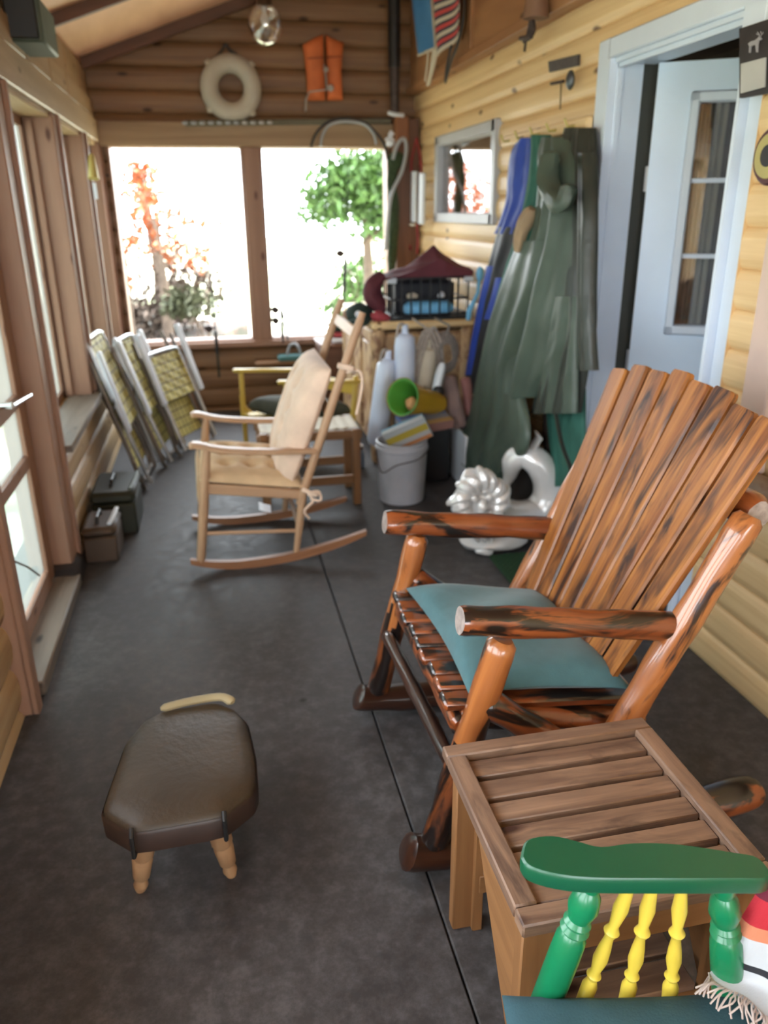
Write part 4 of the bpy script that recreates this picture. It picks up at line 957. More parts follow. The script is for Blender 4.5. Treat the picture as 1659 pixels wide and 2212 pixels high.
lawn('folded_lawn_chair', (-0.39, 4.55, 0.012), math.radians(86), math.radians(-17), 'folded lawn chair with yellow webbing standing closest to left wall posts', hgt=0.84)
lawn('folded_lawn_chair', (-0.27, 4.93, 0.012), math.radians(80), math.radians(-20), 'middle folded lawn chair with yellow webbing, between two others', hgt=0.77)
lawn('folded_lawn_chair', (-0.13, 5.12, 0.012), math.radians(62), math.radians(-21), 'folded lawn chair with yellow webbing, closest to the yellow armchair', hgt=0.64)

# ------------------------------------------------------------------ metal boxes by the left wall
def toolbox(name, x0, x1, y0_, y1_, h, mat, label, lidmat):
    r0 = root(name, ((x0+x1)/2, (y0_+y1_)/2, 0), label, 'box')
    mb = MB(); mb.box(((x0+x1)/2, (y0_+y1_)/2, h*0.36), (x1-x0, y1_-y0_, h*0.72), bev=0.008); mb.build('body', mat, r0)
    mb = MB(); mb.box(((x0+x1)/2, (y0_+y1_)/2, h*0.86), (x1-x0+0.008, y1_-y0_+0.008, h*0.27), bev=0.018); lid_ = mb.build('lid', lidmat, r0)
    mb = MB(); c = V((x0+x1)/2, (y0_+y1_)/2, h+0.002); mb.tube([c+V(-0.01, -0.06, -0.004), c+V(-0.01, -0.05, 0.02), c+V(-0.01, 0.05, 0.02), c+V(-0.01, 0.06, -0.004)], 0.008, 8); mb.build('handle', BLACK, lid_)
    return r0
tb = toolbox('metal_tool_box', -0.632, -0.49, 3.36, 3.60, 0.165, TOOLB, 'small tan metal box with white handle strip on floor by door post', TOOLB)
mb = MB(); mb.tube([V(-0.515, 3.385, 0.173), V(-0.503, 3.46, 0.185), V(-0.50, 3.56, 0.182)], 0.011, 8, flat=0.6); mb.build('handle_strip', PLASTW, tb)
tb = toolbox('metal_tool_box', -0.63, -0.43, 3.68, 4.02, 0.215, TOOLG, 'larger dark olive box on the floor behind the tan box', TOOLG)
mb = MB(); mb.tube([V(-0.45, 3.70, 0.222), V(-0.437, 3.85, 0.224), V(-0.435, 3.98, 0.222)], 0.008, 8, flat=0.5); mb.build('handle_strip', SPKG, tb)

# ------------------------------------------------------------------ log chest at the right wall
CX0, CX1, CY0, CY1, CZ = 0.905, 1.50, 4.50, 5.55, 0.845
k0 = root('pine_chest', ((CX0+CX1)/2, (CY0+CY1)/2, 0), 'pale knotty pine chest with mottled front under the small window', 'chest')
KN = wood('knotty_burl_pine', (0.62, 0.44, 0.27), (0.45, 0.27, 0.13), knot=(0.16, 0.08, 0.04), long=5, cross=9, dark_patch=(0.26, 0.13, 0.07), patch_lo=0.5, patch_hi=0.6, pl=8, pc=10)
mb = MB(); mb.box(((CX0+CX1)/2, (CY0+CY1)/2, 0.42), (CX1-CX0-0.03, CY1-CY0-0.03, 0.72), bev=0.02); mb.build('body', KN, k0)
mb = MB(); mb.box(((CX0+CX1)/2, (CY0+CY1)/2, CZ-0.022), (CX1-CX0+0.03, CY1-CY0+0.02, 0.044), bev=0.012); mb.build('top', PINE, k0)
for (x, y) in ((CX0+0.02, CY0+0.02), (CX1-0.03, CY0+0.02), (CX0+0.02, CY1-0.02), (CX1-0.03, CY1-0.02)):
    mb = MB(); mb.log(V(x, y, 0.0), V(x, y, CZ-0.045), 0.045, 0.042, wob=0.05, lump=0.08); mb.build('corner_log', KN, k0)
for i in range(3):
    mb = MB(); mb.box((CX0-0.001, lerp(CY0+0.2, CY1-0.2, i/2), 0.42), (0.02, 0.24, 0.58), bev=0.006); mb.build('front_panel', KN, k0)

# wire crate with its cover and contents on the chest
A = [at(850, 690, 'z', CZ), at(1010, 688, 'z', CZ)]
cx0, cx1, cy0, cy1, cz0 = 1.015, 1.47, 4.53, 4.86, CZ
w0 = root('wire_crate', ((cx0+cx1)/2, (cy0+cy1)/2, cz0), 'black wire crate on the pine chest holding light blue foam', 'crate')
mb = MB(); mb.box(((cx0+cx1)/2, (cy0+cy1)/2, cz0+0.009), (cx1-cx0+0.02, cy1-cy0+0.02, 0.016)); mb.build('tray', BLACK, w0)
ch_ = 0.235
for z in (cz0+0.03, cz0+ch_*0.5, cz0+ch_):
    mb = MB(); mb.tube([V(cx0, cy0, z), V(cx1, cy0, z), V(cx1, cy1, z), V(cx0, cy1, z)], 0.006, 6, closed=True); mb.build('rim_wire', BLACKW, w0)
for i in range(9):
    x = lerp(cx0, cx1, i/8)
    mb = MB(); mb.tube([V(x, cy0-0.002, cz0+0.012), V(x, cy0-0.002, cz0+ch_)], 0.0075 if i in (0, 8) else 0.0055, 6); mb.build('side_wire', BLACKW, w0)
    mb = MB(); mb.tube([V(x, cy1, cz0+0.012), V(x, cy1, cz0+ch_)], 0.0045, 6); mb.build('side_wire', BLACKW, w0)
for i in range(1, 6):
    y = lerp(cy0, cy1, i/6)
    for x in (cx0, cx1):
        mb = MB(); mb.tube([V(x, y, cz0+0.012), V(x, y, cz0+ch_)], 0.0045, 6); mb.build('side_wire', BLACKW, w0)
for (x, y) in ((cx0, cy0), (cx1, cy0)):
    mb = MB(); mb.tube([V(x-0.025, y-0.008, cz0+ch_-0.01), V(x+0.025, y-0.008, cz0+ch_-0.01)], 0.016, 8); mb.build('corner_clip', PLASTW, w0)
mb = MB(); mb.tube([V(1.10, 4.575, cz0+0.062), V(1.125, 4.575, cz0+0.062), V(1.36, 4.575, cz0+0.062), V(1.395, 4.575, cz0+0.062)], [0.024, 0.041, 0.041, 0.018], 14)
tag(mb.build('foam_roll', SKYB), 'light blue foam roll lying inside the black wire crate', 'foam roll')
for (x, z, lb, mt_) in ((1.16, 0.126, 'small white rolled cloth inside the wire crate, nearest its left clip', CREAM), (1.335, 0.126, 'small pinkish white ball of cloth inside the crate, on the right', WHITEK)):
    mb = MB(); mb.sphere(V(x, 4.62, cz0+z), 0.028, sc=(1.3 if x < 1.3 else 0.8, 0.8, 0.8), lump=0.06); tag(mb.build('cloth_ball', mt_), lb, 'cloth')
mb = MB(); mb.box((1.25, 4.74, cz0+0.115), (0.36, 0.16, 0.19), bev=0.02); tag(mb.build('dark_bag', BLACKJ), 'black bag filling the back of the wire crate', 'bag')
# maroon cover
pk = at(942, 527, 'y', 4.66)
def cov(u, v):
    x = lerp(cx0-0.035, cx1+0.02, u); y = lerp(cy0-0.03, cy1+0.02, v)
    h = 0.24*math.exp(-abs(u-0.60)*3.4)*math.exp(-abs(v-0.35)*1.6)-0.035*math.exp(-u*6)
    return V(x, y, cz0+ch_+0.008+h*0.75+0.006*math.sin(u*19+v*6)*math.sin(v*11))
mb = MB(); mb.grid(cov, 36, 24, thick=lambda u, v: V(lerp(cx0-0.033, cx1+0.018, u), lerp(cy0-0.028, cy1+0.018, v), cz0+ch_+0.007))
tag(mb.build('maroon_life_jacket', MAROON, angle=70), 'dark maroon jacket heaped in a peak over the wire crate', 'jacket')
a = [at(845, 600, 'y', 4.60), at(800, 620, 'y', 4.60), at(815, 655, 'y', 4.58), at(850, 685, 'y', 4.56)]
mb = MB()
ms = curve([V(0.985, 4.62, 1.10), V(0.93, 4.62, 1.045), V(0.915, 4.61, 0.985), V(0.955, 4.60, 0.925), V(0.965, 4.59, 0.875)], 22)
mb.tube(ms, [0.02+0.062*math.sin(PI*min(1, 0.08+i/24)) for i in range(23)], 16, wob=0.05, lump=0.06, flat=0.7)
tag(mb.build('maroon_sleeve_bundle', MAROON), 'maroon sleeve hanging down beside the left end of the crate', 'clothing')
mb = MB(); mb.sphere(V(0.945, 4.555, 0.872), 0.045, sc=(1.1, 0.8, 0.62), lump=0.12); mb.sphere(V(0.985, 4.55, 0.86), 0.02, sc=(1.5, 1, .7), lump=0.1)
tag(mb.build('red_bandana', PINKR), 'crumpled faded red cloth on the pine chest beside the dark cap', 'cloth')
hat = root('dark_green_cap', (0.83, 4.60, 0.845), 'dark green cap with white badge at the left end of the chest', 'cap')
mb = MB(); cc = V(0.842, 4.60, 0.855); vs_ = 12
mb.sphere(cc+V(0.0, 0.02, 0.02), 0.082, sc=(1.0, 1.0, 0.85), lump=0.04); crn_ = mb.build('crown', DKGREEN, hat)
mb = MB(); mb.grid(lambda u, v: cc+V(-0.015+0.12*(u-0.5), -0.05-0.075*v*(1-(2*u-1)**2*0.5), -0.004+0.012*(1-(2*u-1)**2)), 12, 6, 0.004); mb.build('brim', DKGREEN, hat)
mb = MB(); mb.sphere(cc+V(-0.022, -0.062, 0.035), 0.018, sc=(1, 0.35, 1.1)); mb.build('badge', WHITEK, crn_)
mb = MB(); mb.grid(lambda u, v: V(lerp(0.90, 1.02, u), lerp(4.60, 4.72, v), 1.085+0.02*math.sin(u*5)), 5, 5, 0.004)
# sky blue piece hanging between crate and blue jacket
mb = MB(); p = at(1037, 592, 'y', 4.40); mb.sphere(p+V(0.0, 0, 0), 0.028, sc=(0.8, 0.8, 1.5)); q = at(1014, 672, 'y', 4.42)
mb.tube([p, lerp(p, q, 0.5)+V(0.02, 0, 0), q, q+V(-0.005, 0, -0.05)], [0.012, 0.01, 0.018, 0.014], 8)
tag(mb.build('blue_float', SKYB), 'light blue foam float hanging between wire crate and blue jacket', 'float')
# trunk with folded cloths near the corner
tk = root('storage_trunk', (1.0, 5.78, 0), 'low dark trunk against back wall under the folded cloths', 'trunk')
mb = MB(); mb.box((1.02, 5.82, 0.26), (0.55, 0.36, 0.52), bev=0.01); mb.build('body', DARKTRIM, tk)
mb = MB(); mb.box((1.02, 5.82, 0.535), (0.57, 0.38, 0.03), bev=0.008); mb.build('lid', DARKTRIM, tk)
for (dz, mt_, lb, w__) in ((0.58, WHITEK, 'folded pale lilac cloth at the bottom of the pile on the trunk', 0.40), (0.62, PINKR, 'folded faded red cloth in the pile on the trunk', 0.42), (0.662, DKGREEN, 'folded dark green cloth topping the pile on the trunk', 0.40)):
    mb = MB(); mb.box((1.03, 5.80, dz-0.012), (w__, 0.26, 0.034), bev=0.013); tag(mb.build('folded_cloth', mt_), lb, 'cloth', None)
mb = MB(); mb.sphere(V(1.10, 5.80, 0.70), 0.045, sc=(1.5, 1, 0.6), lump=0.1); tag(mb.build('blue_beanie', BLUEJ), 'small blue cap on top of the folded cloth pile', 'cap')
# teal tackle tray on narrow shelf
sh = MB(); sh.box((0.60, 5.98, 0.385), (0.62, 0.16, 0.022), bev=0.004); tag(sh.build('narrow_wall_shelf', SHADELOG), 'narrow brown board shelf on the back wall below the windows', 'shelf')
tt_ = root('tackle_tray', (0.56, 5.95, 0.396), 'teal plastic tackle tray on the narrow shelf below the windows', 'tray')
mb = MB(); mb.box((0.58, 5.96, 0.416), (0.24, 0.12, 0.038), bev=0.008); mb.build('body', TEALPL, tt_)
mb = MB(); mb.tube(curve([V(0.53, 5.95, 0.43), V(0.55, 5.95, 0.50), V(0.59, 5.95, 0.515), V(0.62, 5.95, 0.48), V(0.63, 5.95, 0.43)], 12), 0.010, 8); mb.build('handle', GREYT, tt_)

# ------------------------------------------------------------------ boat fenders and ropes hung on the chest end
def fender(name, top, bot, r, mat, label, grp):
    r0 = root(name, ((top[0]+bot[0])/2, (top[1]+bot[1])/2, bot[2]), label, 'boat fender', grp)
    mb = MB(); mb.lathe(V(*bot), V(*top), [(0, r*0.3), (0.02, r*0.75), (0.07, r*0.98), (0.2, r), (0.8, r), (0.93, r*0.95), (0.98, r*0.7), (1.0, r*0.35)], 22); mb.build('body', mat, r0)
    t = V(*top); u = (t-V(*bot)).normalized()
    mb = MB(); mb.tube([t-u*0.005, t+u*0.045], [r*0.36, r*0.26], 12); mb.build('neck', mat, r0)
    mb = MB(); q = t+u*0.04; mb.tube(curve([q, q+V(-0.03, -0.01, 0.01), q+V(-0.045, -0.01, -0.03), q+V(-0.05, 0, -0.10)], 10), 0.008, 6); mb.build('rope', ROPE, r0)
fender('boat_fender', (0.995, 4.12, 0.835), (0.99, 4.12, 0.50), 0.056, BUOY, 'white cylindrical boat fender hanging upright above the bucket', 'white boat fenders')
fender('boat_fender', (0.905, 4.14, 0.70), (0.835, 4.14, 0.22), 0.056, BUOY, 'long white boat fender leaning behind the bucket at its left', 'white boat fenders')
fender('boat_fender', (1.15, 4.20, 0.74), (1.13, 4.20, 0.52), 0.05, CREAM, 'short cream boat fender hanging right of the upright white one', 'white boat fenders')
rp = MB()
for dx, l in ((0, 0.30), (0.022, 0.33), (-0.02, 0.26)):
    rp.tube(curve([V(1.05+dx*.5, 4.16, 0.84-l*1.0), V(1.075+dx, 4.15, 0.70), V(1.13+dx, 4.15, 0.845+dx*.3), V(1.18+dx, 4.16, 0.78), V(1.20+dx, 4.17, 0.84-l*0.55)], 24), 0.0085, 8)
rp.tube([V(1.13, 4.15, 0.845), V(1.13, 4.49, 0.86)], 0.006, 6)
tag(rp.build('rope_coil', ROPE), 'pale braided rope looped over the end of the chest', 'rope')
rp = MB()
for k_ in range(7):
    a_ = 0.04+0.006*k_; rp.tube([V(1.235+a_*math.cos(t_)*1.0+random.uniform(-.006, .006), 4.15+0.006*k_, 0.71+a_*1.5*math.sin(t_)) for t_ in [2*PI*i/16 for i in range(16)]], 0.0075, 6, closed=True)
rp.tube([V(1.235, 4.16, 0.79), V(1.25, 4.16, 0.86), V(1.26, 4.49, 0.862)], 0.006, 6)
tag(rp.build('rope_coil', plain('grey_brown_rope', (0.21, 0.18, 0.16), 0.9, var=0.25, scale=60)), 'tangled grey brown rope coil hanging beside the blue jacket', 'rope')
# shoes / bags heap right of it
mb = MB(); mb.tube(curve([V(1.235, 4.10, 0.60), V(1.25, 4.06, 0.50), V(1.26, 4.02, 0.40), V(1.27, 4.0, 0.33)], 12), [0.03]+[0.052]*11+[0.035], 14, lump=0.06, flat=0.8)
tag(mb.build('canvas_bag', plain('mauve_canvas', (0.22, 0.15, 0.135), 0.8, var=0.25, bscale=30)), 'drooping mauve canvas bag hanging left of the rain trousers', 'bag')
mb = MB(); mb.tube(curve([V(1.335, 4.12, 0.58), V(1.34, 4.08, 0.48), V(1.345, 4.05, 0.35)], 12), [0.02]+[0.028]*11+[0.02], 12, lump=0.08)
tag(mb.build('pink_towel', plain('dull_pink_cloth', (0.34, 0.16, 0.15), 0.85, var=0.2, bscale=30)), 'thin dull pink towel hanging beside the mauve bag', 'towel')
wk = root('white_clog', (1.16, 4.05, 0.5), 'white boot with black toe and orange tip above puzzle box', 'boot')
mb = MB(); mb.tube(curve([V(1.19, 4.06, 0.68), V(1.165, 4.05, 0.60), V(1.145, 4.03, 0.525)], 10), [0.02, 0.03, 0.036, 0.038, 0.04, 0.04, 0.04, 0.04, 0.04, 0.038, 0.03], 12, flat=0.6); mb.build('upper', PLASTW, wk)
mb = MB(); mb.sphere(V(1.152, 4.01, 0.535), 0.034, sc=(1, 0.8, 1)); toe_ = mb.build('toe', BLACK, wk)
mb = MB(); mb.tube([V(1.165, 3.985, 0.515), V(1.145, 3.97, 0.47)], [0.012, 0.015], 8); mb.build('tip', REEDS, toe_)

# ------------------------------------------------------------------ bucket and its load
k1 = root('plastic_bucket', (0.915, 3.85, 0), 'dirty grey white plastic bucket on the floor, overflowing with boxes', 'bucket')
bc = V(0.915, 3.86, 0)
mb = MB(); pr = [(0.0, 0.112), (0.004, 0.118), (0.28, 0.134), (0.285, 0.140), (0.30, 0.140), (0.305, 0.134), (0.325, 0.136), (0.328, 0.128), (0.05, 0.112), (0.045, 0.0)]
n = 32; vs = []; fs = []
for z, r_ in pr:
    for j in range(n): vs.append(bc+V(math.cos(2*PI*j/n)*r_, math.sin(2*PI*j/n)*r_, z))
for i in range(len(pr)-1):
    for j in range(n): fs.append([i*n+j, i*n+(j+1) % n, (i+1)*n+(j+1) % n, (i+1)*n+j])
fs.append(list(range(n))[::-1]); mb.add(vs, fs); mb.build('body', BUCK, k1)
mb = MB(); mb.tube(curve([bc+V(-0.145, -0.03, 0.29), bc+V(-0.13, -0.10, 0.19), bc+V(-0.06, -0.145, 0.235), bc+V(0.05, -0.15, 0.26), bc+V(0.14, -0.06, 0.29)], 24), 0.003, 6); mb.build('wire_handle', IRON, k1)
def flatbox(c, d, yaw, pitch, roll, mat, name, label, cat):
    R = (Matrix.Rotation(yaw, 3, 'Z') @ Matrix.Rotation(pitch, 3, 'Y') @ Matrix.Rotation(roll, 3, 'X'))
    mb = MB(); mb.box(c, d, R, bev=0.002)
    return tag(mb.build(name, mat, smooth=False), label, cat)
flatbox(V(0.93, 3.80, 0.375), (0.23, 0.035, 0.15), math.radians(-14), math.radians(-24), math.radians(30), BOXP, 'game_box', 'white and yellow printed cardboard box tilted on the bucket rim', 'box')
flatbox(V(1.055, 3.93, 0.40), (0.27, 0.16, 0.05), math.radians(10), math.radians(-3), math.radians(14), BOXQ, 'puzzle_box', 'dull red and blue cardboard box resting over the bucket', 'box')
cn = root('toy_megaphone', (0.97, 3.90, 0.45), 'amber tube with bright green lining lying on the boxes', 'tube')
o_ = at(869, 858, 'y', 3.80); e_ = at(945, 872, 'y', 4.02)
dx_ = (e_-o_).normalized()
mb = MB(); mb.tube([o_, o_+dx_*0.012, o_+dx_*0.10, e_], [0.098, 0.094, 0.078, 0.058], 26, caps=False); mb.tube([e_-dx_*0.001, e_], [0.058, 0.02], 26); mb.build('shell', YELLPL, cn)
mb = MB(); mb.tube([o_+dx_*0.002, o_+dx_*0.003, o_+dx_*0.02, e_-dx_*0.01], [0.094, 0.088, 0.078, 0.05], 26, caps=False); mb.build('lining', GREENPL, cn)
mb = MB(); mb.sphere(o_+dx_*0.09+V(0.0, 0, -0.025), 0.035, sc=(1, 1, 1.0), lump=0.06); tag(mb.build('orange_ball', plain('peach_ball', (0.65, 0.33, 0.14), 0.6)), 'pale orange ball inside the green lined tube', 'ball')
mb = MB(); mb.box(at(980, 985, 'y', 4.08)+V(0.03, 0, 0.0), (0.022, 0.30, 0.30), bev=0.004)
tag(mb.build('white_board', PLASTW), 'narrow white board standing on the floor left of the statue', 'board')
mb = MB(); mb.box((1.12, 4.24, 0.17), (0.26, 0.30, 0.34), bev=0.01); tag(mb.build('dark_crate', BLACK), 'black crate in the shadow between bucket and white board', 'crate')
mb = MB(); c = at(1000, 912, 'y', 4.02); mb.sphere(c, 0.045, sc=(1.5, 1.0, 0.8), lump=0.1); mb.sphere(c+V(0.04, -0.01, 0.01), 0.02, mi=1)
tag(mb.build('dark_shoe', [plain('plum_shoe', (0.035, 0.02, 0.03), 0.6), WHITEK]), 'dark plum shoe lying above the white board', 'shoe')
# items under chest corner
for (px, py, yy, lb) in ((775, 985, 4.35, 'small glass jar on the floor left of the bucket'),):
    j0 = root('glass_jar', at(px, 1010, 'z', 0.0), lb, 'jar'); p = ORG[j0]
    mb = MB(); mb.lathe(p, p+V(0, 0, 0.12), [(0, 0.03), (0.1, 0.036), (0.7, 0.036), (0.85, 0.026), (1, 0.026)], 14); mb.build('body', plain('pale_blue_glass', (0.25, 0.33, 0.42), 0.1, coat=0.8), j0)
    mb = MB(); mb.tube([p+V(0, 0, 0.12), p+V(0, 0, 0.14)], 0.029, 14); mb.build('lid', CHROME, j0)

# ------------------------------------------------------------------ hanging coats
def lift(x): return 1.54-(1.54-x)*0.75
def garment(mb, rows, dep, folds=9, amp=0.02, nu=44, nv=60, tilt=0.0, seed=0):
    """rows: (py, px_left, px_right, x) traced top to bottom; the cloth lies near plane x and bulges toward the room by dep"""
    Ls = [at(r[1], r[0], 'x', lift(r[3])) for r in rows]; Rs = [at(r[2], r[0], 'x', lift(r[3])) for r in rows]
    def f(u, v):
        a = ease(Ls, v); b = ease(Rs, v); p = a.lerp(b, u)
        e = (max(0, 1-(2*u-1)**2))**0.5; d = dep(v) if callable(dep) else dep
        fo = math.sin(u*folds*PI+seed+0.7*math.sin(v*2+seed))*0.6+0.4*math.sin(u*folds*1.9*PI+seed*2+v*1.5)
        cr = 0.12*math.sin(v*23+u*14+seed)*math.sin(u*5+v*7+seed)
        p.x -= e*d*0.55+amp*0.7*e*(fo+cr)*(0.35+0.65*min(1, v*3))
        return p
    def g_(u, v):
        a = ease(Ls, v); b = ease(Rs, v); p = a.lerp(b, u); p.x += 0.008; return p
    mb.grid(f, nu, nv, thick=g_)
    return mb
# blue and black jacket
bj = root('ski_jacket', (1.46, 4.0, 0.5), 'royal blue and black jacket hanging furthest from the white door', 'jacket')
mb = MB(); garment(mb, [(298, 1134, 1170, 1.48), (325, 1112, 1176, 1.48), (380, 1102, 1176, 1.475), (440, 1097, 1168, 1.475), (505, 1073, 1145, 1.475)], 0.09, 4, 0.022, seed=1); mb.build('shoulder', BLUEJ, bj)
mb = MB(); garment(mb, [(490, 1082, 1140, 1.465), (560, 1062, 1120, 1.465), (650, 1040, 1100, 1.465), (740, 1022, 1080, 1.465), (850, 1006, 1050, 1.465)], 0.08, 3, 0.018, seed=2); mb.build('body', BLACKJ, bj)
mb = MB(); garment(mb, [(575, 1052, 1066, 1.42), (640, 1038, 1050, 1.40), (720, 1022, 1034, 1.40), (810, 1006, 1018, 1.40)], 0.02, 1, 0.004, 8, 30, seed=3); mb.build('stripe', BLUEJ, bj)
mb = MB(); garment(mb, [(600, 1072, 1084, 1.38), (640, 1062, 1078, 1.375), (690, 1046, 1062, 1.375)], 0.02, 1, 0.004, 8, 30, seed=3); mb.build('cuff_stripe', BLUEJ, bj)
# teal green windbreaker
tj = root('green_windbreaker', (1.44, 3.8, 0.6), 'bright teal green windbreaker between the blue jacket and olive trousers', 'jacket')
mb = MB(); garment(mb, [(292, 1166, 1190, 1.46), (340, 1164, 1195, 1.455), (420, 1152, 1190, 1.45), (520, 1124, 1165, 1.445), (620, 1092, 1132, 1.445), (720, 1066, 1110, 1.445), (800, 1054, 1080, 1.445)], 0.11, 4, 0.02, seed=4); mb.build('body', RAINT, tj)
mb = MB(); mb.tube(curve([at(1150, 450, 'x', 1.36), at(1128, 500, 'x', 1.34), at(1118, 545, 'x', 1.33)], 10), [0.018, 0.03, 0.034, 0.035, 0.034, 0.03, 0.03, 0.028, 0.025, 0.02, 0.012], 10, lump=0.1); mb.build('tan_glove', plain('tan_glove_cloth', (0.32, 0.22, 0.13), 0.8, var=0.3), tj)
# olive rain trousers with long legs falling to the statue
rt = root('rain_overalls', (1.35, 3.5, 0.2), 'long olive rain overalls sweeping down onto the statue', 'overalls')
mb = MB(); garment(mb, [(296, 1182, 1240, 1.44), (340, 1172, 1248, 1.42), (410, 1176, 1252, 1.40), (500, 1160, 1250, 1.38), (600, 1122, 1232, 1.36), (700, 1098, 1214, 1.34), (800, 1078, 1190, 1.32), (858, 1092, 1160, 1.31)], lambda v: 0.10, 4, 0.04, seed=5); mb.build('bib', RAIN, rt)
mb = MB(); garment(mb, [(520, 1128, 1190, 1.34), (600, 1096, 1180, 1.32), (700, 1064, 1150, 1.31), (800, 1042, 1118, 1.30), (890, 1022, 1112, 1.29), (960, 996, 1104, 1.27), (1000, 1000, 1100, 1.26), (1035, 1062, 1086, 1.26)], lambda v: 0.09, 3, 0.03, seed=6); mb.build('leg', RAIN, rt)
mb = MB(); garment(mb, [(850, 1092, 1128, 1.27), (900, 1088, 1140, 1.26), (950, 1060, 1142, 1.25), (985, 1040, 1128, 1.24), (1022, 1058, 1092, 1.24)], lambda v: 0.06, 2, 0.018, seed=7); mb.build('leg', RAIN, rt)
mb = MB(); mb.tube(curve([at(1190, 330, 'x', 1.36), at(1184, 400, 'x', 1.33), at(1215, 440, 'x', 1.33), at(1232, 400, 'x', 1.35)], 16), [0.02]+[0.042]*15+[0.02], 12, lump=0.1, flat=0.8); mb.build('hood', RAIN, rt)
# olive raincoat nearest the door
rc_ = root('olive_raincoat', (1.44, 3.1, 0.6), 'dark olive vinyl raincoat hanging closest to the white door frame', 'coat')
mb = MB(); garment(mb, [(276, 1222, 1284, 1.46), (320, 1214, 1286, 1.45), (420, 1212, 1288, 1.43), (520, 1216, 1288, 1.42), (620, 1212, 1286, 1.41), (720, 1200, 1284, 1.40), (800, 1178, 1268, 1.39), (892, 1160, 1252, 1.38)], lambda v: 0.06+0.06*v, 5, 0.035, seed=8); mb.build('body', RAIND, rc_)
mb = MB(); garment(mb, [(330, 1256, 1286, 1.40), (440, 1256, 1288, 1.375), (560, 1256, 1284, 1.365), (680, 1256, 1284, 1.36), (745, 1258, 1286, 1.36), (800, 1262, 1290, 1.36)], 0.06, 2, 0.015, seed=9); mb.build('sleeve', RAIND, rc_)
mb = MB(); garment(mb, [(640, 1196, 1252, 1.35), (720, 1186, 1248, 1.34), (800, 1166, 1246, 1.335), (892, 1158, 1244, 1.33)], 0.05, 3, 0.02, seed=11); mb.build('hem_panel', RAIN, rc_)
# teal legs below it
tl_ = root('green_trousers', (1.45, 3.0, 0.3), 'teal green trousers with loose straps below the raincoat hem', 'trousers')
mb = MB(); garment(mb, [(840, 1225, 1262, 1.46), (900, 1222, 1262, 1.46), (980, 1222, 1262, 1.46), (1060, 1228, 1258, 1.46)], 0.06, 2, 0.015, seed=12); mb.build('leg', RAINT, tl_)
mb = MB(); garment(mb, [(850, 1184, 1212, 1.46), (930, 1190, 1214, 1.46), (1000, 1198, 1222, 1.46), (1050, 1204, 1224, 1.46)], 0.05, 2, 0.012, seed=13); mb.build('leg', RAINT, tl_)
mb = MB(); mb.tube(curve([at(1200, 890, 'x', 1.36), at(1214, 960, 'x', 1.36), at(1232, 1010, 'x', 1.36), at(1238, 1050, 'x', 1.36)], 12), 0.010, 6, flat=0.4); mb.build('strap', RAIND, tl_)
mb = MB(); mb.box((XR-0.045, 3.62, 1.755), (0.03, 0.95, 0.05), bev=0.006)
hk = tag(mb.build('coat_rack', PINE), 'narrow pine coat rack board carrying the hanging jackets', 'coat rack')
for i in range(5):
    mb = MB(); y = lerp(3.25, 3.98, i/4); mb.tube([V(XR-0.05, y, 1.755), V(XR-0.09, y, 1.75), V(XR-0.105, y, 1.78)], 0.006, 8); mb.build('hook', BRASS, hk)
mb = MB(); mb.tube([at(1185, 880, 'x', 1.50), at(1190, 1000, 'x', 1.50)], 0.03, 10)
mb.tube([at(1178, 862, 'x', 1.48), at(1181, 888, 'x', 1.48)], 0.03, 10, mi=1)
tag(mb.build('oil_bottle', [DARKIN, YELLPL]), 'dark bottle with yellow cap hanging behind the rain overalls', 'bottle')

# ------------------------------------------------------------------ dragon fish statue
d0 = root('fish_statue', (1.25, 3.2, 0), 'silver white ceramic curled fish statue with ruffled head on floor', 'statue')
SY = 3.20
def sp_(px, py, y=SY): return at(px, py, 'y', y)
path = curve([sp_(1040, 1110, 3.14), sp_(1075, 1118, 3.14), sp_(1115, 1122, 3.16), sp_(1155, 1112), sp_(1182, 1080), sp_(1185, 1040), sp_(1165, 1003), sp_(1135, 985, 3.24), sp_(1110, 995, 3.27), sp_(1100, 1030, 3.30), sp_(1085, 1060, 3.30)], 44)
mb = MB(); mb.tube(path, [0.085, 0.092, 0.096]+[0.098-0.0014*i for i in range(34)]+[0.045, 0.04, 0.034, 0.028, 0.022, 0.018, 0.014, 0.01], 24, lump=0.015); mb.build('body', SILV, d0)
hc_ = sp_(1028, 1078, 3.08)
mb = MB(); mb.sphere(hc_, 0.11, 26, 18, sc=(0.95, 0.7, 1.25), lump=0.05)
head_ = mb.build('head', SILV, d0)
mb = MB()
for i in range(15):
    an = 0.15*PI+2*PI*i/15; sw_ = 0.55 if i % 2 else 0.35
    r0_, r1_, r2_ = 0.055, 0.095, 0.118+0.012*(i % 3)
    pts_ = [hc_+V(r0_*math.cos(an), -0.065, r0_*1.2*math.sin(an)), hc_+V(r1_*math.cos(an+sw_*0.4), -0.075, r1_*1.2*math.sin(an+sw_*0.4)), hc_+V(r2_*math.cos(an+sw_), -0.04, r2_*1.15*math.sin(an+sw_))]
    for q in pts_: q.z = max(q.z, 0.03)
    mb.tube(curve(pts_, 8), [0.014, 0.022, 0.027, 0.029, 0.029, 0.027, 0.023, 0.018, 0.010], 8)
mb.build('mane', SILV, head_)
mb = MB()
mb.sphere(hc_+V(0.0, -0.085, -0.005), 0.030, 12, 9, sc=(0.9, 0.9, 1.2))
mb.sphere(hc_+V(-0.035, -0.078, 0.035), 0.020, 12, 9); mb.sphere(hc_+V(0.032, -0.078, 0.035), 0.020, 12, 9)
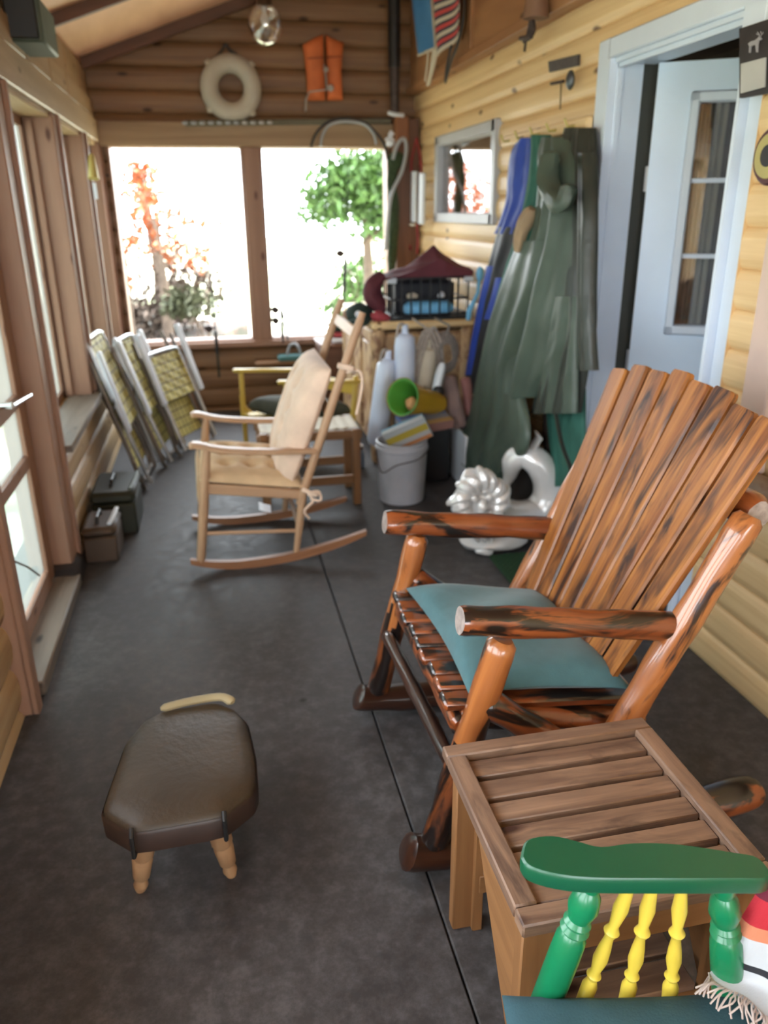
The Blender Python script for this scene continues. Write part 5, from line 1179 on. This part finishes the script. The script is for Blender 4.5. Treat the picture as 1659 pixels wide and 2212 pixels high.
mb.tube(curve([hc_+V(-0.055, -0.07, 0.055), hc_+V(-0.03, -0.085, 0.07), hc_+V(0, -0.08, 0.055), hc_+V(0.03, -0.085, 0.07), hc_+V(0.055, -0.07, 0.055)], 12), 0.010, 8)
mb.tube(curve([hc_+V(-0.045, -0.075, -0.04), hc_+V(0, -0.095, -0.055), hc_+V(0.045, -0.075, -0.04)], 10), 0.014, 8)
mb.build('face', SILV, head_)
mb = MB()
for k_ in range(3): mb.tube(curve([hc_+V(-0.02+0.03*k_, -0.08, -0.06), hc_+V(-0.03+0.04*k_, -0.09, -0.12), hc_+V(0.0+0.03*k_, -0.06, -0.18)], 8), [0.02, 0.022, 0.022, 0.02, 0.018, 0.015, 0.012, 0.01, 0.006], 8)
mb.build('beard', SILV, head_)
mb = MB(); b_ = sp_(1100, 1170, 3.13); mb.sphere(V(1.17, 3.12, 0.05), 0.13, 24, 10, sc=(1.3, 0.8, 0.38), lump=0.04); mb.sphere(at(1047, 1185, 'z', 0.03), 0.04, sc=(1.2, 1, 0.7), lump=0.08); mb.build('base', SILV, d0)
mb = MB(); p = sp_(1195, 1070); mb.tube([p+V(0.02, 0, 0), p+V(0.06, 0, 0.03), p+V(0.085, 0, 0.06)], [0.03, 0.035, 0.012], 10, flat=0.4); mb.tube([p+V(0.02, 0, 0), p+V(0.055, 0, -0.02), p+V(0.07, 0, -0.05)], [0.03, 0.03, 0.01], 10, flat=0.4); mb.build('tail_fin', SILV, d0)
mb = MB(); p = sp_(1150, 968, 3.22); mb.tube([p, p+V(0.03, 0, 0.05), p+V(0.01, 0, 0.08)], [0.035, 0.03, 0.01], 10, flat=0.5); mb.build('back_fin', SILV, d0)

mb = MB(); mb.tube(curve([V(1.42, 3.36, 0.0), V(1.42, 3.38, 0.12), V(1.43, 3.40, 0.26), V(1.44, 3.40, 0.36)], 10), [0.08, 0.10, 0.105, 0.10, 0.10, 0.095, 0.09, 0.085, 0.075, 0.06, 0.03], 16, lump=0.06)  # added shape that darkens the view through the statue's hole
tag(mb.build('dark_filler', plain('dark_filler_brown', (0.02, 0.014, 0.011), 0.85, var=0.3)), 'dark brown filler shape added to darken the space behind the statue', 'bag')
# turf mat
mb = MB(); mb.grid(lambda u, v: V(lerp(1.115, 1.50, u), lerp(2.33, 3.02, v), 0.014+0.003*math.sin(u*90)*math.sin(v*150)), 60, 90, thick=lambda u, v: V(lerp(1.115, 1.50, u), lerp(2.33, 3.02, v), 0.0))
tag(mb.build('turf_doormat', GRASS, angle=90), 'green artificial grass mat in front of the white door', 'doormat')

# ------------------------------------------------------------------ things on the walls
YW = YB-0.045
lr = root('life_ring', (0.245, YW, 2.06), 'white life ring hanging from dark rope on the log wall', 'life ring')
rc = at(499, 190, 'y', YW-0.02); 
mb = MB(); mb.tube([rc+V(0.143*math.cos(t_), 0, 0.146*math.sin(t_)) for t_ in [2*PI*i/40 for i in range(40)]], 0.060, 16, closed=True, flat=1.0); mb.build('ring', plain('weathered_white_ring', (0.50, 0.46, 0.38), 0.7, var=0.08), lr)
mb = MB(); hk_ = at(487, 95, 'y', YW-0.01)
mb.tube(curve([rc+V(-0.13, -0.03, 0.10), rc+V(-0.10, -0.03, 0.15), hk_+V(-0.02, 0, -0.03), hk_, hk_+V(0.025, 0, -0.03), rc+V(0.08, -0.03, 0.16), rc+V(0.13, -0.03, 0.11)], 30), 0.010, 8); mb.build('rope', ROPED, lr)
for an in (0.75, 2.35, 3.85, 5.45):
    mb = MB(); p = rc+V(0.195*math.cos(an), -0.01, 0.20*math.sin(an)); mb.sphere(p, 0.022, sc=(1.1, 1, 1), lump=0.1); mb.build('rope_band', CREAM, lr)
lv = root('life_vest', (0.89, YW, 2.15), 'orange life vest with white straps hanging on the log wall', 'life vest')
def vy(px, py, off=0.0): return at(px, py, 'y', YW-0.01-off)
outl = [(655, 96), (683, 80), (700, 76), (712, 82), (741, 93), (736, 135), (739, 216), (662, 218), (659, 130)]
for sgn, ol in ((0, [(653, 98), (682, 82), (697, 77), (697, 100), (699, 150), (701, 218), (664, 218), (661, 160), (658, 130)]), (1, [(703, 77), (714, 84), (741, 95), (737, 130), (736, 160), (739, 217), (706, 218), (705, 150), (703, 100)])):
    P0 = [vy(*p) for p in ol]; c_ = sum(P0, V(0, 0, 0))/len(P0)
    mb = MB(); k_ = len(P0); vs = []
    for (f_, d_) in ((1.0, 0.0), (1.0, 0.035), (0.86, 0.062), (0.5, 0.072)):
        vs += [c_+(p-c_)*f_-V(0, d_, 0) for p in P0]
    fs = [[r_*k_+j, r_*k_+(j+1) % k_, (r_+1)*k_+(j+1) % k_, (r_+1)*k_+j] for r_ in range(3) for j in range(k_)]
    fs.append([3*k_+j for j in range(k_)]); fs.append([j for j in range(k_)][::-1])
    mb.add(vs, fs); mb.build('foam_panel', ORANGE, lv, angle=50)
mb = MB(); mb.beam(vy(664, 126, 0.07), vy(698, 124, 0.075), 0.008, 0.01); mb.beam(vy(706, 124, 0.075), vy(737, 122, 0.07), 0.008, 0.01); mb.build('seam', plain('rust_seam', (0.3, 0.07, 0.02), 0.8), lv)
mb = MB(); mb.tube([vy(700, 140, 0.08), vy(704, 165, 0.085), vy(706, 190, 0.085), vy(712, 193, 0.085), vy(668, 198, 0.085), vy(661, 215, 0.07), vy(660, 240, 0.03)], 0.010, 8, flat=0.5); mb.sphere(vy(704, 150, 0.08), 0.018); mb.sphere(vy(714, 190, 0.08), 0.022); mb.build('strap', plain('grey_white_strap', (0.42, 0.38, 0.34), 0.8), lv)
# rack board with rods/loops
mb = MB(); a = vy(400, 267); b = vy(842, 262); mb.beam(a+V(0, -0.02, 0), b+V(0, -0.02, 0), 0.045, 0.036, bev=0.004)
rb = tag(mb.build('rod_rack', plain('grey_green_board', (0.13, 0.115, 0.075), 0.7, var=0.2)), 'long grey green rod rack board above the back windows', 'rack')
for i in range(11):
    mb = MB(); p = a.lerp(vy(582, 266), i/10)+V(0, -0.05, 0); mb.sphere(p, 0.016, 10, 8, sc=(1.3, 0.6, 0.7)); mb.build('hook', ALU if i > 6 else GREYT, rb)
# landing net hoops
def hoop(pts, r, mat, name, label, cat, yy=YW-0.06):
    mb = MB(); mb.tube(curve([at(px, py, 'y', yy) for px, py in pts], 40), r, 8); return tag(mb.build(name, mat), label, cat)
hoop([(672, 318), (682, 290), (705, 266), (740, 255), (780, 262), (808, 282), (830, 312), (838, 345)], 0.010, ROPED, 'net_hoop', 'large dark hoop arching over the right back window', 'hoop')
hoop([(693, 316), (697, 292), (712, 270), (745, 262), (785, 268), (806, 288), (813, 312)], 0.009, GREYT, 'net_hoop', 'smaller pale grey hoop inside the large dark hoop', 'hoop', YW-0.10)
mb = MB(); mb.tube(curve([at(px, py, 'y', 5.80) for px, py in ((880, 330), (872, 300), (858, 318), (848, 350))], 14)+curve([at(px, py, 'y', 5.80) for px, py in ((876, 345), (866, 375), (850, 405), (842, 440), (838, 480), (833, 540))], 20), 0.010, 8)
mb = MB(); mb.tube(curve([at(px, py, 'y', 5.80) for px, py in ((849, 345), (856, 318), (868, 300), (876, 305), (877, 330), (868, 370), (850, 408), (842, 440), (838, 480), (833, 540))], 46), 0.013, 10)
tag(mb.build('clear_hose', GREYT), 'pale grey hose drooping from a hook in the back corner', 'hose')
mb = MB(); mb.tube(curve([at(px, py, 'y', 5.84) for px, py in ((862, 330), (850, 365), (846, 400), (852, 470), (846, 560), (850, 640))], 20), [0.035, 0.05, 0.055, 0.05]+[0.035]*13+[0.025, 0.02, 0.02, 0.015], 10, lump=0.1)
tag(mb.build('green_net_bundle', plain('dark_net', (0.03, 0.05, 0.02), 0.9, var=0.4, scale=60)), 'dark green net bundle hanging in the back corner behind the hose', 'net')
# black pipe in the corner
bp = root('black_pipe', (1.38, 5.92, 2.1), 'black vertical pipe running down the back corner from ceiling', 'pipe')
a = at(852, 240, 'y', 5.95); top = V(a.x, 5.95, cz(a.x)-0.02)
mb = MB(); mb.tube([V(a.x, 5.95, 2.35), top], 0.042, 16); mb.build('pipe', BLACK, bp)
mb = MB(); mb.tube([V(a.x, 5.95, 2.35), V(a.x+0.004, 5.95, 2.04)], [0.036, 0.03], 12); mb.build('lower_sleeve', IRON, bp)
mb = MB(); mb.tube([at(838, 243, 'y', 5.88), at(852, 247, 'y', 5.87), at(872, 249, 'y', 5.88)], 0.013, 8); mb.build('white_clamp', PLASTW, bp)
mb = MB(); mb.box(V(a.x+0.045, 5.93, 1.97), (0.09, 0.08, 0.16), bev=0.008); tag(mb.build('corner_block', plain('orange_brown_block', (0.24, 0.09, 0.035), 0.6)), 'orange brown wooden block on the corner post below the pipe', 'block')
mb = MB(); mb.sphere(at(842, 305, 'y', 5.85), 0.03, lump=0.15); mb.sphere(at(845, 290, 'y', 5.85), 0.02, lump=0.15); tag(mb.build('white_cord_knot', WHITEK), 'knot of white cord hanging beside the corner post', 'cord')
# banners on the plywood gable
xb = 1.44
def bx(px, py, x=xb): return at(px, py, 'x', x)
def banner(name, q, mat, label, cat, grp=None):
    tl, tr, br, bl = q
    r0 = root(name, ((tl+tr)/2), label, cat)
    mb = MB(); mb.grid(lambda u, v: (bl.lerp(br, u)).lerp(tl.lerp(tr, u), v)+V(-0.012*math.sin(u*6+v*2), 0, 0), 14, 24, 0.006); mb.build('cloth', mat, r0)
    return r0
b1 = banner('blue_banner', (bx(888, -70), bx(925, -75), bx(940, 104), bx(903, 118)), BANB, 'blue cloth banner hanging high on the plywood band', 'banner')
mb = MB(); mb.beam(bx(903, 119), bx(941, 104), 0.012, 0.012); mb.beam(bx(941, 104), bx(927, -75), 0.012, 0.012, up=(1, 0, 0)); mb.build('tan_border', CREAM, b1)
mb = MB()
for (p, q) in (((925, 112), (918, 175)), ((938, 108), (924, 185)), ((946, 100), (926, 184))): mb.tube(curve([bx(*p), bx((p[0]+q[0])/2+1, (p[1]+q[1])/2), bx(*q)], 8), 0.010, 8, flat=0.5)
mb.build('cord', CREAM, b1)
b2 = banner('striped_banner', (bx(938, -60), bx(1000, -85), bx(988, 82), bx(945, 122)), STRIPE, 'red, white and navy striped cloth banner beside blue banner', 'banner')
mb = MB()
mb.tube(curve([bx(1003, -60, 1.43), bx(1002, 30, 1.43), bx(990, 90, 1.43), bx(975, 130, 1.43), bx(962, 176, 1.43), bx(966, 140, 1.43), bx(975, 100, 1.43)], 30), 0.013, 8, flat=0.5); mb.build('black_strap', BLACK, b2)
# iron ornament below a wooden bell
ob = root('wooden_bell', bx(1160, 10, 1.44), 'brown wooden bell with iron cage clapper under plywood band', 'bell')
p = bx(1160, -10, 1.42); q = bx(1157, 40, 1.42)
mb = MB(); mb.tube([p+V(0, 0, 0.12), p, q], [0.035, 0.045, 0.055], 16); mb.build('body', plain('bell_wood', (0.19, 0.10, 0.06), 0.6), ob)
mb = MB(); c = bx(1148, 47, 1.42); 
for (dy, w_) in ((-0.025, .006), (0.0, .006), (0.025, .006)):
    mb.tube(curve([c+V(0, dy*.4, 0.01), c+V(0, dy*1.4, -0.04), bx(1136, 88, 1.42)+V(0, dy, 0.0)], 8), 0.008, 6)
mb.tube([bx(1130, 80, 1.42)+V(0, 0.03, 0), bx(1142, 82, 1.42)+V(0, -0.03, 0)], 0.010, 6); mb.tube([bx(1136, 85, 1.42), bx(1133, 112, 1.42)], 0.006, 6); mb.build('iron_cage', IRON, ob)
# small plates and hook on the logs
xw_ = XR-0.012
def wx(px, py, x=xw_): return at(px, py, 'x', x)
mb = MB(); mb.prism([wx(1184, 133), wx(1248, 118), wx(1247, 142), wx(1186, 156)], V(0.010, 0, 0)); tag(mb.build('dark_plaque', plain('slate_plaque', (0.075, 0.065, 0.065), 0.6, var=0.3, scale=60), smooth=False), 'small dark rectangular plaque on the yellow logs near door', 'plaque')
h0 = root('key_hook', wx(1215, 172), 'small dark hook bar with dangling thin chain below plaque', 'hook')
mb = MB(); mb.prism([wx(1188, 178), wx(1215, 172), wx(1214, 179), wx(1188, 184)], V(0.010, 0, 0)); mb.build('bar', IRON, h0)
mb = MB(); mb.tube([wx(1212, 180), wx(1210, 236)], 0.003, 6); mb.build('chain', IRON, h0)
mb = MB(); c = wx(1232, 173, xw_-0.03); mb.sphere(c, 0.028, sc=(0.6, 0.9, 1.3)); tag(mb.build('door_chime', plain('blue_grey_metal', (0.10, 0.115, 0.13), 0.35, 0.6)), 'small blue grey metal bulb hanging below the dark plaque', 'chime')
# red sling and white slats in the corner
sl = root('red_canvas_sling', wx(888, 400, 1.46), 'red canvas sling with two white slats hanging by corner post', 'sling')
def sx(px, py, x=1.47): return at(px, py, 'x', x)
for (l, r) in (((888, 370, 886, 478), (896, 370, 895, 480)), ((906, 372, 903, 483), (914, 374, 912, 485))):
    mb = MB(); mb.prism([sx(l[0], l[1]), sx(r[0], r[1]), sx(r[2], r[3]), sx(l[2], l[3])], V(0.018, 0, 0)); mb.build('slat', PLASTW, sl)
mb = MB(); mb.prism([sx(868, 400, 1.475), sx(887, 372, 1.475), sx(886, 478, 1.475), sx(862, 476, 1.475)], V(0.02, 0, 0)); mb.build('canvas', PINKR, sl)
mb = MB()
for (p, q, r) in (((900, 298), (889, 345), (888, 372)), ((900, 298), (908, 340), (910, 374)), ((884, 482), (885, 520), (887, 540)), ((901, 484), (903, 520), (901, 548))): mb.tube([sx(*p), sx(*q), sx(*r)], 0.008, 6)
mb.build('red_cord', plain('red_cord', (0.25, 0.02, 0.025), 0.7), sl)
mb = MB(); mb.beam(sx(860, 482), sx(895, 486), 0.02, 0.016); mb.build('cross_bar', CREAM, sl)
# wall plate (round) at right
mb = MB(); pc_ = V(1.50, 2.035, 1.575); mb.tube([pc_+V(0.012, 0, 0), pc_, pc_-V(0.008, 0, 0)], [0.072, 0.075, 0.068], 30)
rd = tag(mb.build('round_wall_plate', plain('dark_red_rim', (0.07, 0.012, 0.015), 0.4)), 'round dark red wall plate with yellow face near the door', 'plate')
mb = MB(); mb.tube([pc_-V(0.009, 0, 0), pc_-V(0.013, 0, 0)], [0.058, 0.056], 30); mb.build('face', plain('mustard_face', (0.42, 0.36, 0.13), 0.5), rd)
mb = MB(); mb.tube([pc_-V(0.014, 0, 0), pc_-V(0.017, 0, 0)], [0.028, 0.027], 24); mb.build('dark_centre', BLACK, rd)
# black plaque with deer shape and pale card
def px_(px, py, x=1.485): return at(px, py, 'x', x)
pq = root('framed_plaque', px_(1620, 120), 'black plaque with pale deer figure above a white card', 'plaque')
q4 = [px_(1597, 62), px_(1597, 212), px_(1720, 190), px_(1725, 20)]
mb = MB(); mb.prism(q4, V(0.014, 0, 0)); mb.build('board', plain('black_plaque_board', (0.022, 0.018, 0.020), 0.5), pq)
mb = MB(); mb.prism([px_(1603, 138, 1.483), px_(1602, 202, 1.483), px_(1654, 188, 1.483), px_(1656, 124, 1.483)], V(-0.004, 0, 0)); mb.build('white_card', plain('grey_white_card', (0.42, 0.42, 0.41), 0.6), pq)
deer = [(1620, 114), (1622, 114), (1624, 101), (1628, 98), (1634, 97), (1636, 113), (1638, 113), (1639, 96), (1641, 88), (1646, 86), (1647, 83), (1642, 79), (1638, 83), (1633, 87), (1623, 90), (1618, 95), (1621, 100)]
mb = MB(); mb.prism([px_(a_, b_, 1.483) for a_, b_ in deer], V(-0.004, 0, 0))
for an_ in (((1641, 80), (1640, 74), (1636, 69)), ((1640, 75), (1637, 75), (1634, 73)), ((1643, 80), (1645, 74), (1643, 68)), ((1645, 75), (1648, 72), (1648, 69))): mb.tube([px_(a_, b_, 1.481) for a_, b_ in an_], 0.0012, 5)
mb.build('deer_figure', plain('pale_grey_figure', (0.30, 0.29, 0.31), 0.6), pq)
# speaker at the left plate
sk = root('outdoor_speaker', (-0.60, 3.7, 2.1), 'dark green speaker box high on the left wall', 'speaker')
mb = MB(); mb.box((-0.60, 3.80, 2.13), (0.13, 0.34, 0.155), bev=0.008); mb.build('cabinet', SPKG, sk)
mb = MB(); mb.box((-0.605, 3.622, 2.13), (0.11, 0.02, 0.135), bev=0.004); mb.build('grille', BLACK, sk)
# insect trap bell at the third stud
bt = root('yellow_insect_trap', at(200, 345, 'x', -0.60), 'pale yellow hanging insect trap with white tag on left stud', 'insect trap')
p = at(197, 333, 'x', -0.60); q = at(202, 386, 'x', -0.60)
mb = MB(); mb.tube([p, lerp(p, q, 0.15), lerp(p, q, 0.9), q], [0.010, 0.018, 0.029, 0.031], 14); mb.build('body', BRASS, bt)
mb = MB(); mb.tube([p, p+V(0, 0, 0.10)], 0.002, 5); mb.build('string', ROPED, bt)
mb = MB(); a = at(203, 395, 'x', -0.60); b = at(208, 430, 'x', -0.60); mb.beam(a, b, 0.02, 0.003, up=(0, 1, 0)); mb.build('white_tag', WHITEK, bt)
# globe lamp
gl = root('globe_lamp', at(573, 54, 'y', 5.55)+V(0, 0, 0.12), 'clear glass globe ceiling lamp hanging from the rafter', 'lamp')
gc = at(573, 54, 'y', 5.55); gt = cz(gc.x)
GL = clearglass('lamp_glass', fac=0.68)
mb = MB(); mb.sphere(gc, 0.108, 28, 18, sc=(1, 1, 1.08)); mb.build('glass_globe', GL, gl)
mb = MB(); mb.tube([gc+V(0, 0, 0.095), V(gc.x, gc.y, gt)], [0.05, 0.04], 18); mb.build('fitting', plain('dark_bronze', (0.06, 0.035, 0.022), 0.4, 0.5), gl)
mb = MB(); mb.sphere(gc+V(0, 0, 0.03), 0.026, sc=(1, 1, 1.3)); mb.tube([gc+V(0, 0, 0.06), gc+V(0, 0, 0.10)], 0.014, 10); mb.build('bulb', PLASTW, gl)
# fishing rods
def rod(px0, py0, px1, py1, y, label, col, reelpy):
    a = at(px0, py0, 'y', y); b = at(px1, py1, 'y', y-0.02)
    r0 = root('fishing_rod', b, label, 'fishing rod', 'fishing rods by the back windows')
    mb = MB(); mb.tube([b, lerp(b, a, 0.4), a], [0.008, 0.006, 0.003], 8); mb.build('blank', col, r0)
    t_ = (py1-reelpy)/(py1-py0); c = lerp(b, a, t_)
    mb = MB(); mb.tube([lerp(b, a, max(0, t_-0.22)), lerp(b, a, t_-0.03)], 0.013, 10); mb.build('grip', BLACK, r0)
    mb = MB(); mb.tube([c, c+V(-0.035, -0.03, 0.0)], 0.008, 8); mb.tube([c+V(-0.045, -0.05, 0.0), c+V(-0.045, -0.01, 0.0)], 0.026, 14); mb.tube([c+V(-0.05, -0.05, 0.0), c+V(-0.07, -0.05, 0.02), c+V(-0.08, -0.05, -0.01)], 0.006, 6); mb.build('reel', IRON, r0)
rod(452, 560, 474, 815, 6.02, 'fishing rod with reel in front of the left back window', DKGREEN, 705)
rod(596, 560, 612, 740, 6.02, 'short fishing rod just right of the window mullion', BLACK, 690)
rod(754, 330, 741, 720, 6.02, 'tall dark green fishing rod before the foliage window', DKGREEN, 540)
rod(603, 650, 622, 735, 6.0, 'small black rod with reel leaning right of mullion', BLACK, 668)

# ------------------------------------------------------------------ outdoors
mb = MB()
gx = np.linspace(-30, 34, 40); gy = np.linspace(-14, 60, 44)
def gz(x, y): return -0.45+0.12*math.sin(x*0.4)+0.1*math.sin(y*0.3)+(0.10*max(0, -x-3.5))
vs = []; fs = []
for j in range(44):
    for i in range(40): vs.append(V(gx[i], gy[j], gz(gx[i], gy[j])))
for j in range(43):
    for i in range(39):
        k_ = j*40+i; fs.append([k_, k_+1, k_+41, k_+40])
mb.add(vs, fs); struct(mb.build('ground', GROUND))
def tree(name, px, py, Y, rad, nleaf, mat, label, cat, lsz=0.07, trunk=True, sq=(1, 1, 1), blobs=1, pos=None, cz_=None):
    random.seed(sum(ord(ch) for ch in label))
    c = V(*pos) if pos else at(px, py, 'y', Y)
    r0 = root(name, (c.x, c.y, gz(c.x, c.y)), label, cat, None)
    cs_ = [(c, rad)]
    for i in range(blobs-1):
        d = V(random.uniform(-1, 1)*sq[0], random.uniform(-1, 1)*sq[1], random.uniform(-1, 1)*sq[2]); cs_.append((c+d*rad*0.75, rad*random.uniform(0.45, 0.75)))
    mb = MB()
    for i in range(nleaf):
        cc, rr = random.choice(cs_); d = V(random.gauss(0, 1), random.gauss(0, 1), random.gauss(0, 1)); d.normalize()
        p = cc+V(d.x*sq[0], d.y*sq[1], d.z*sq[2])*rr*random.uniform(0.35, 1.0)
        if p.z < gz(p.x, p.y): p.z = gz(p.x, p.y)+random.random()*0.3
        a = V(random.gauss(0, 1), random.gauss(0, 1), random.gauss(0, 1)).normalized(); b = a.cross(V(random.random(), random.random(), 1)).normalized()
        s_ = lsz*random.uniform(0.6, 1.3)
        mb.add([p-a*s_, p+b*s_*0.45, p+a*s_, p-b*s_*0.45], [[0, 1, 2, 3]])
    mb.build('foliage', mat, r0, smooth=False)
    tm = MB(); base = V(c.x, c.y, gz(c.x, c.y)-0.05)
    if trunk:
        tm.tube(curve([base, base.lerp(c, 0.5)+V(0.05, 0, 0), c+V(0, 0, rad*0.3)], 10), [0.10, 0.095, 0.085, 0.08, 0.075, 0.07, 0.06, 0.05, 0.04, 0.03, 0.02], 8, lump=0.06)
        for cc, rr in cs_[1:4]: tm.tube([base.lerp(c, 0.7), cc], [0.035, 0.012], 6)
    else:
        for i in range(5): tm.tube([base+V(random.uniform(-.2, .2), random.uniform(-.2, .2), 0), c+V(random.uniform(-.5, .5)*rad, random.uniform(-.5, .5)*rad, rad*0.4)], [0.02, 0.006], 5)
    tm.build('trunk' if trunk else 'stems', BARK, r0)
tree('green_tree', 785, 410, 10.0, 0.62, 4200, LEAFG, 'green leafy tree filling the right back window', 'tree', 0.06, sq=(1.1, 0.8, 0.9), blobs=9)
tree('green_shrub', 800, 610, 11.0, 0.6, 1100, LEAFG, 'light green shrub below the leafy tree', 'shrub', 0.07, trunk=False, sq=(1, 1, 0.8), blobs=4)
tree('orange_tree', 335, 500, 11.5, 0.55, 520, LEAFO, 'orange leaved sapling outside the left back window', 'tree', 0.07, sq=(1.3, 1, 1.2), blobs=6)
tree('orange_sapling', 0, 0, 0, 0.42, 420, LEAFO, 'tall thin orange sapling rising behind the orange tree', 'tree', 0.06, sq=(1.2, 1, 1), blobs=4, pos=(-0.78, 12.6, 1.75))
tree('orange_bush', 385, 560, 13.0, 0.45, 520, LEAFO, 'dense orange bush behind the thicket outside', 'shrub', 0.06, trunk=False, sq=(1.1, 1, 1), blobs=4)
lt = MB(); lo_ = [(-5.5, 8.0), (0.15, 8.0), (0.35, 9.5), (-0.2, 10.6), (0.15, 11.6), (0.55, 12.6), (-0.3, 13.4), (-0.9, 15.0), (-2.0, 17), (-5.5, 17)]
lt.prism([V(x, y, -0.44) for x, y in lo_], V(0, 0, 0.25)); 
def litter():
    mt, nt, b = nmat('leaf_litter'); setb(b, 0.9)
    tc = nt.nodes.new('ShaderNodeTexCoord').outputs['Object']; n = noise(nt, tc, 3.5, 5, 0.7)
    r = ramp(nt, [(0.35, (0.014, 0.018, 0.008)), (0.5, (0.03, 0.022, 0.015)), (0.6, (0.10, 0.05, 0.035)), (0.72, (0.3, 0.22, 0.17))]); nt.links.new(n.outputs[0], r.inputs[0]); nt.links.new(r.outputs[0], b.inputs['Base Color']); return mt
struct(lt.build('ground_leaf_litter', litter()))
tree('brown_thicket', 345, 640, 12.0, 0.75, 2600, LEAFB, 'brown dry thicket outside the left back window', 'shrub', 0.06, trunk=False, sq=(1.5, 1, 0.7), blobs=6)
tree('olive_bush', 430, 660, 10.5, 0.35, 800, LEAFD, 'low olive bush right of the brown thicket', 'shrub', 0.05, trunk=False, sq=(1.3, 1, 0.6), blobs=3)
tree('red_leaf_bush', 255, 560, 9.5, 0.32, 260, LEAFO, 'thin red leaved bush at the window edge', 'shrub', 0.05, trunk=False, sq=(0.6, 1, 1.3), blobs=3)
for i, (x, y, z, r_, lb, mt_) in enumerate(((-4.6, 6.9, 1.4, 1.3, 'broad olive tree outside the left wall, beyond the lawn chairs', LEAFD), (-5.8, 11.5, 1.6, 1.7, 'tall green tree far outside the left wall', LEAFG), (-6.5, 16.5, 1.8, 2.4, 'distant green tree beyond left wall windows', LEAFG))):
    tree('leafy_tree', 0, 0, 0, r_, 3200, mt_, lb, 'tree', 0.15, sq=(0.8, 1.15, 1.1), blobs=7, pos=(x, y, z))
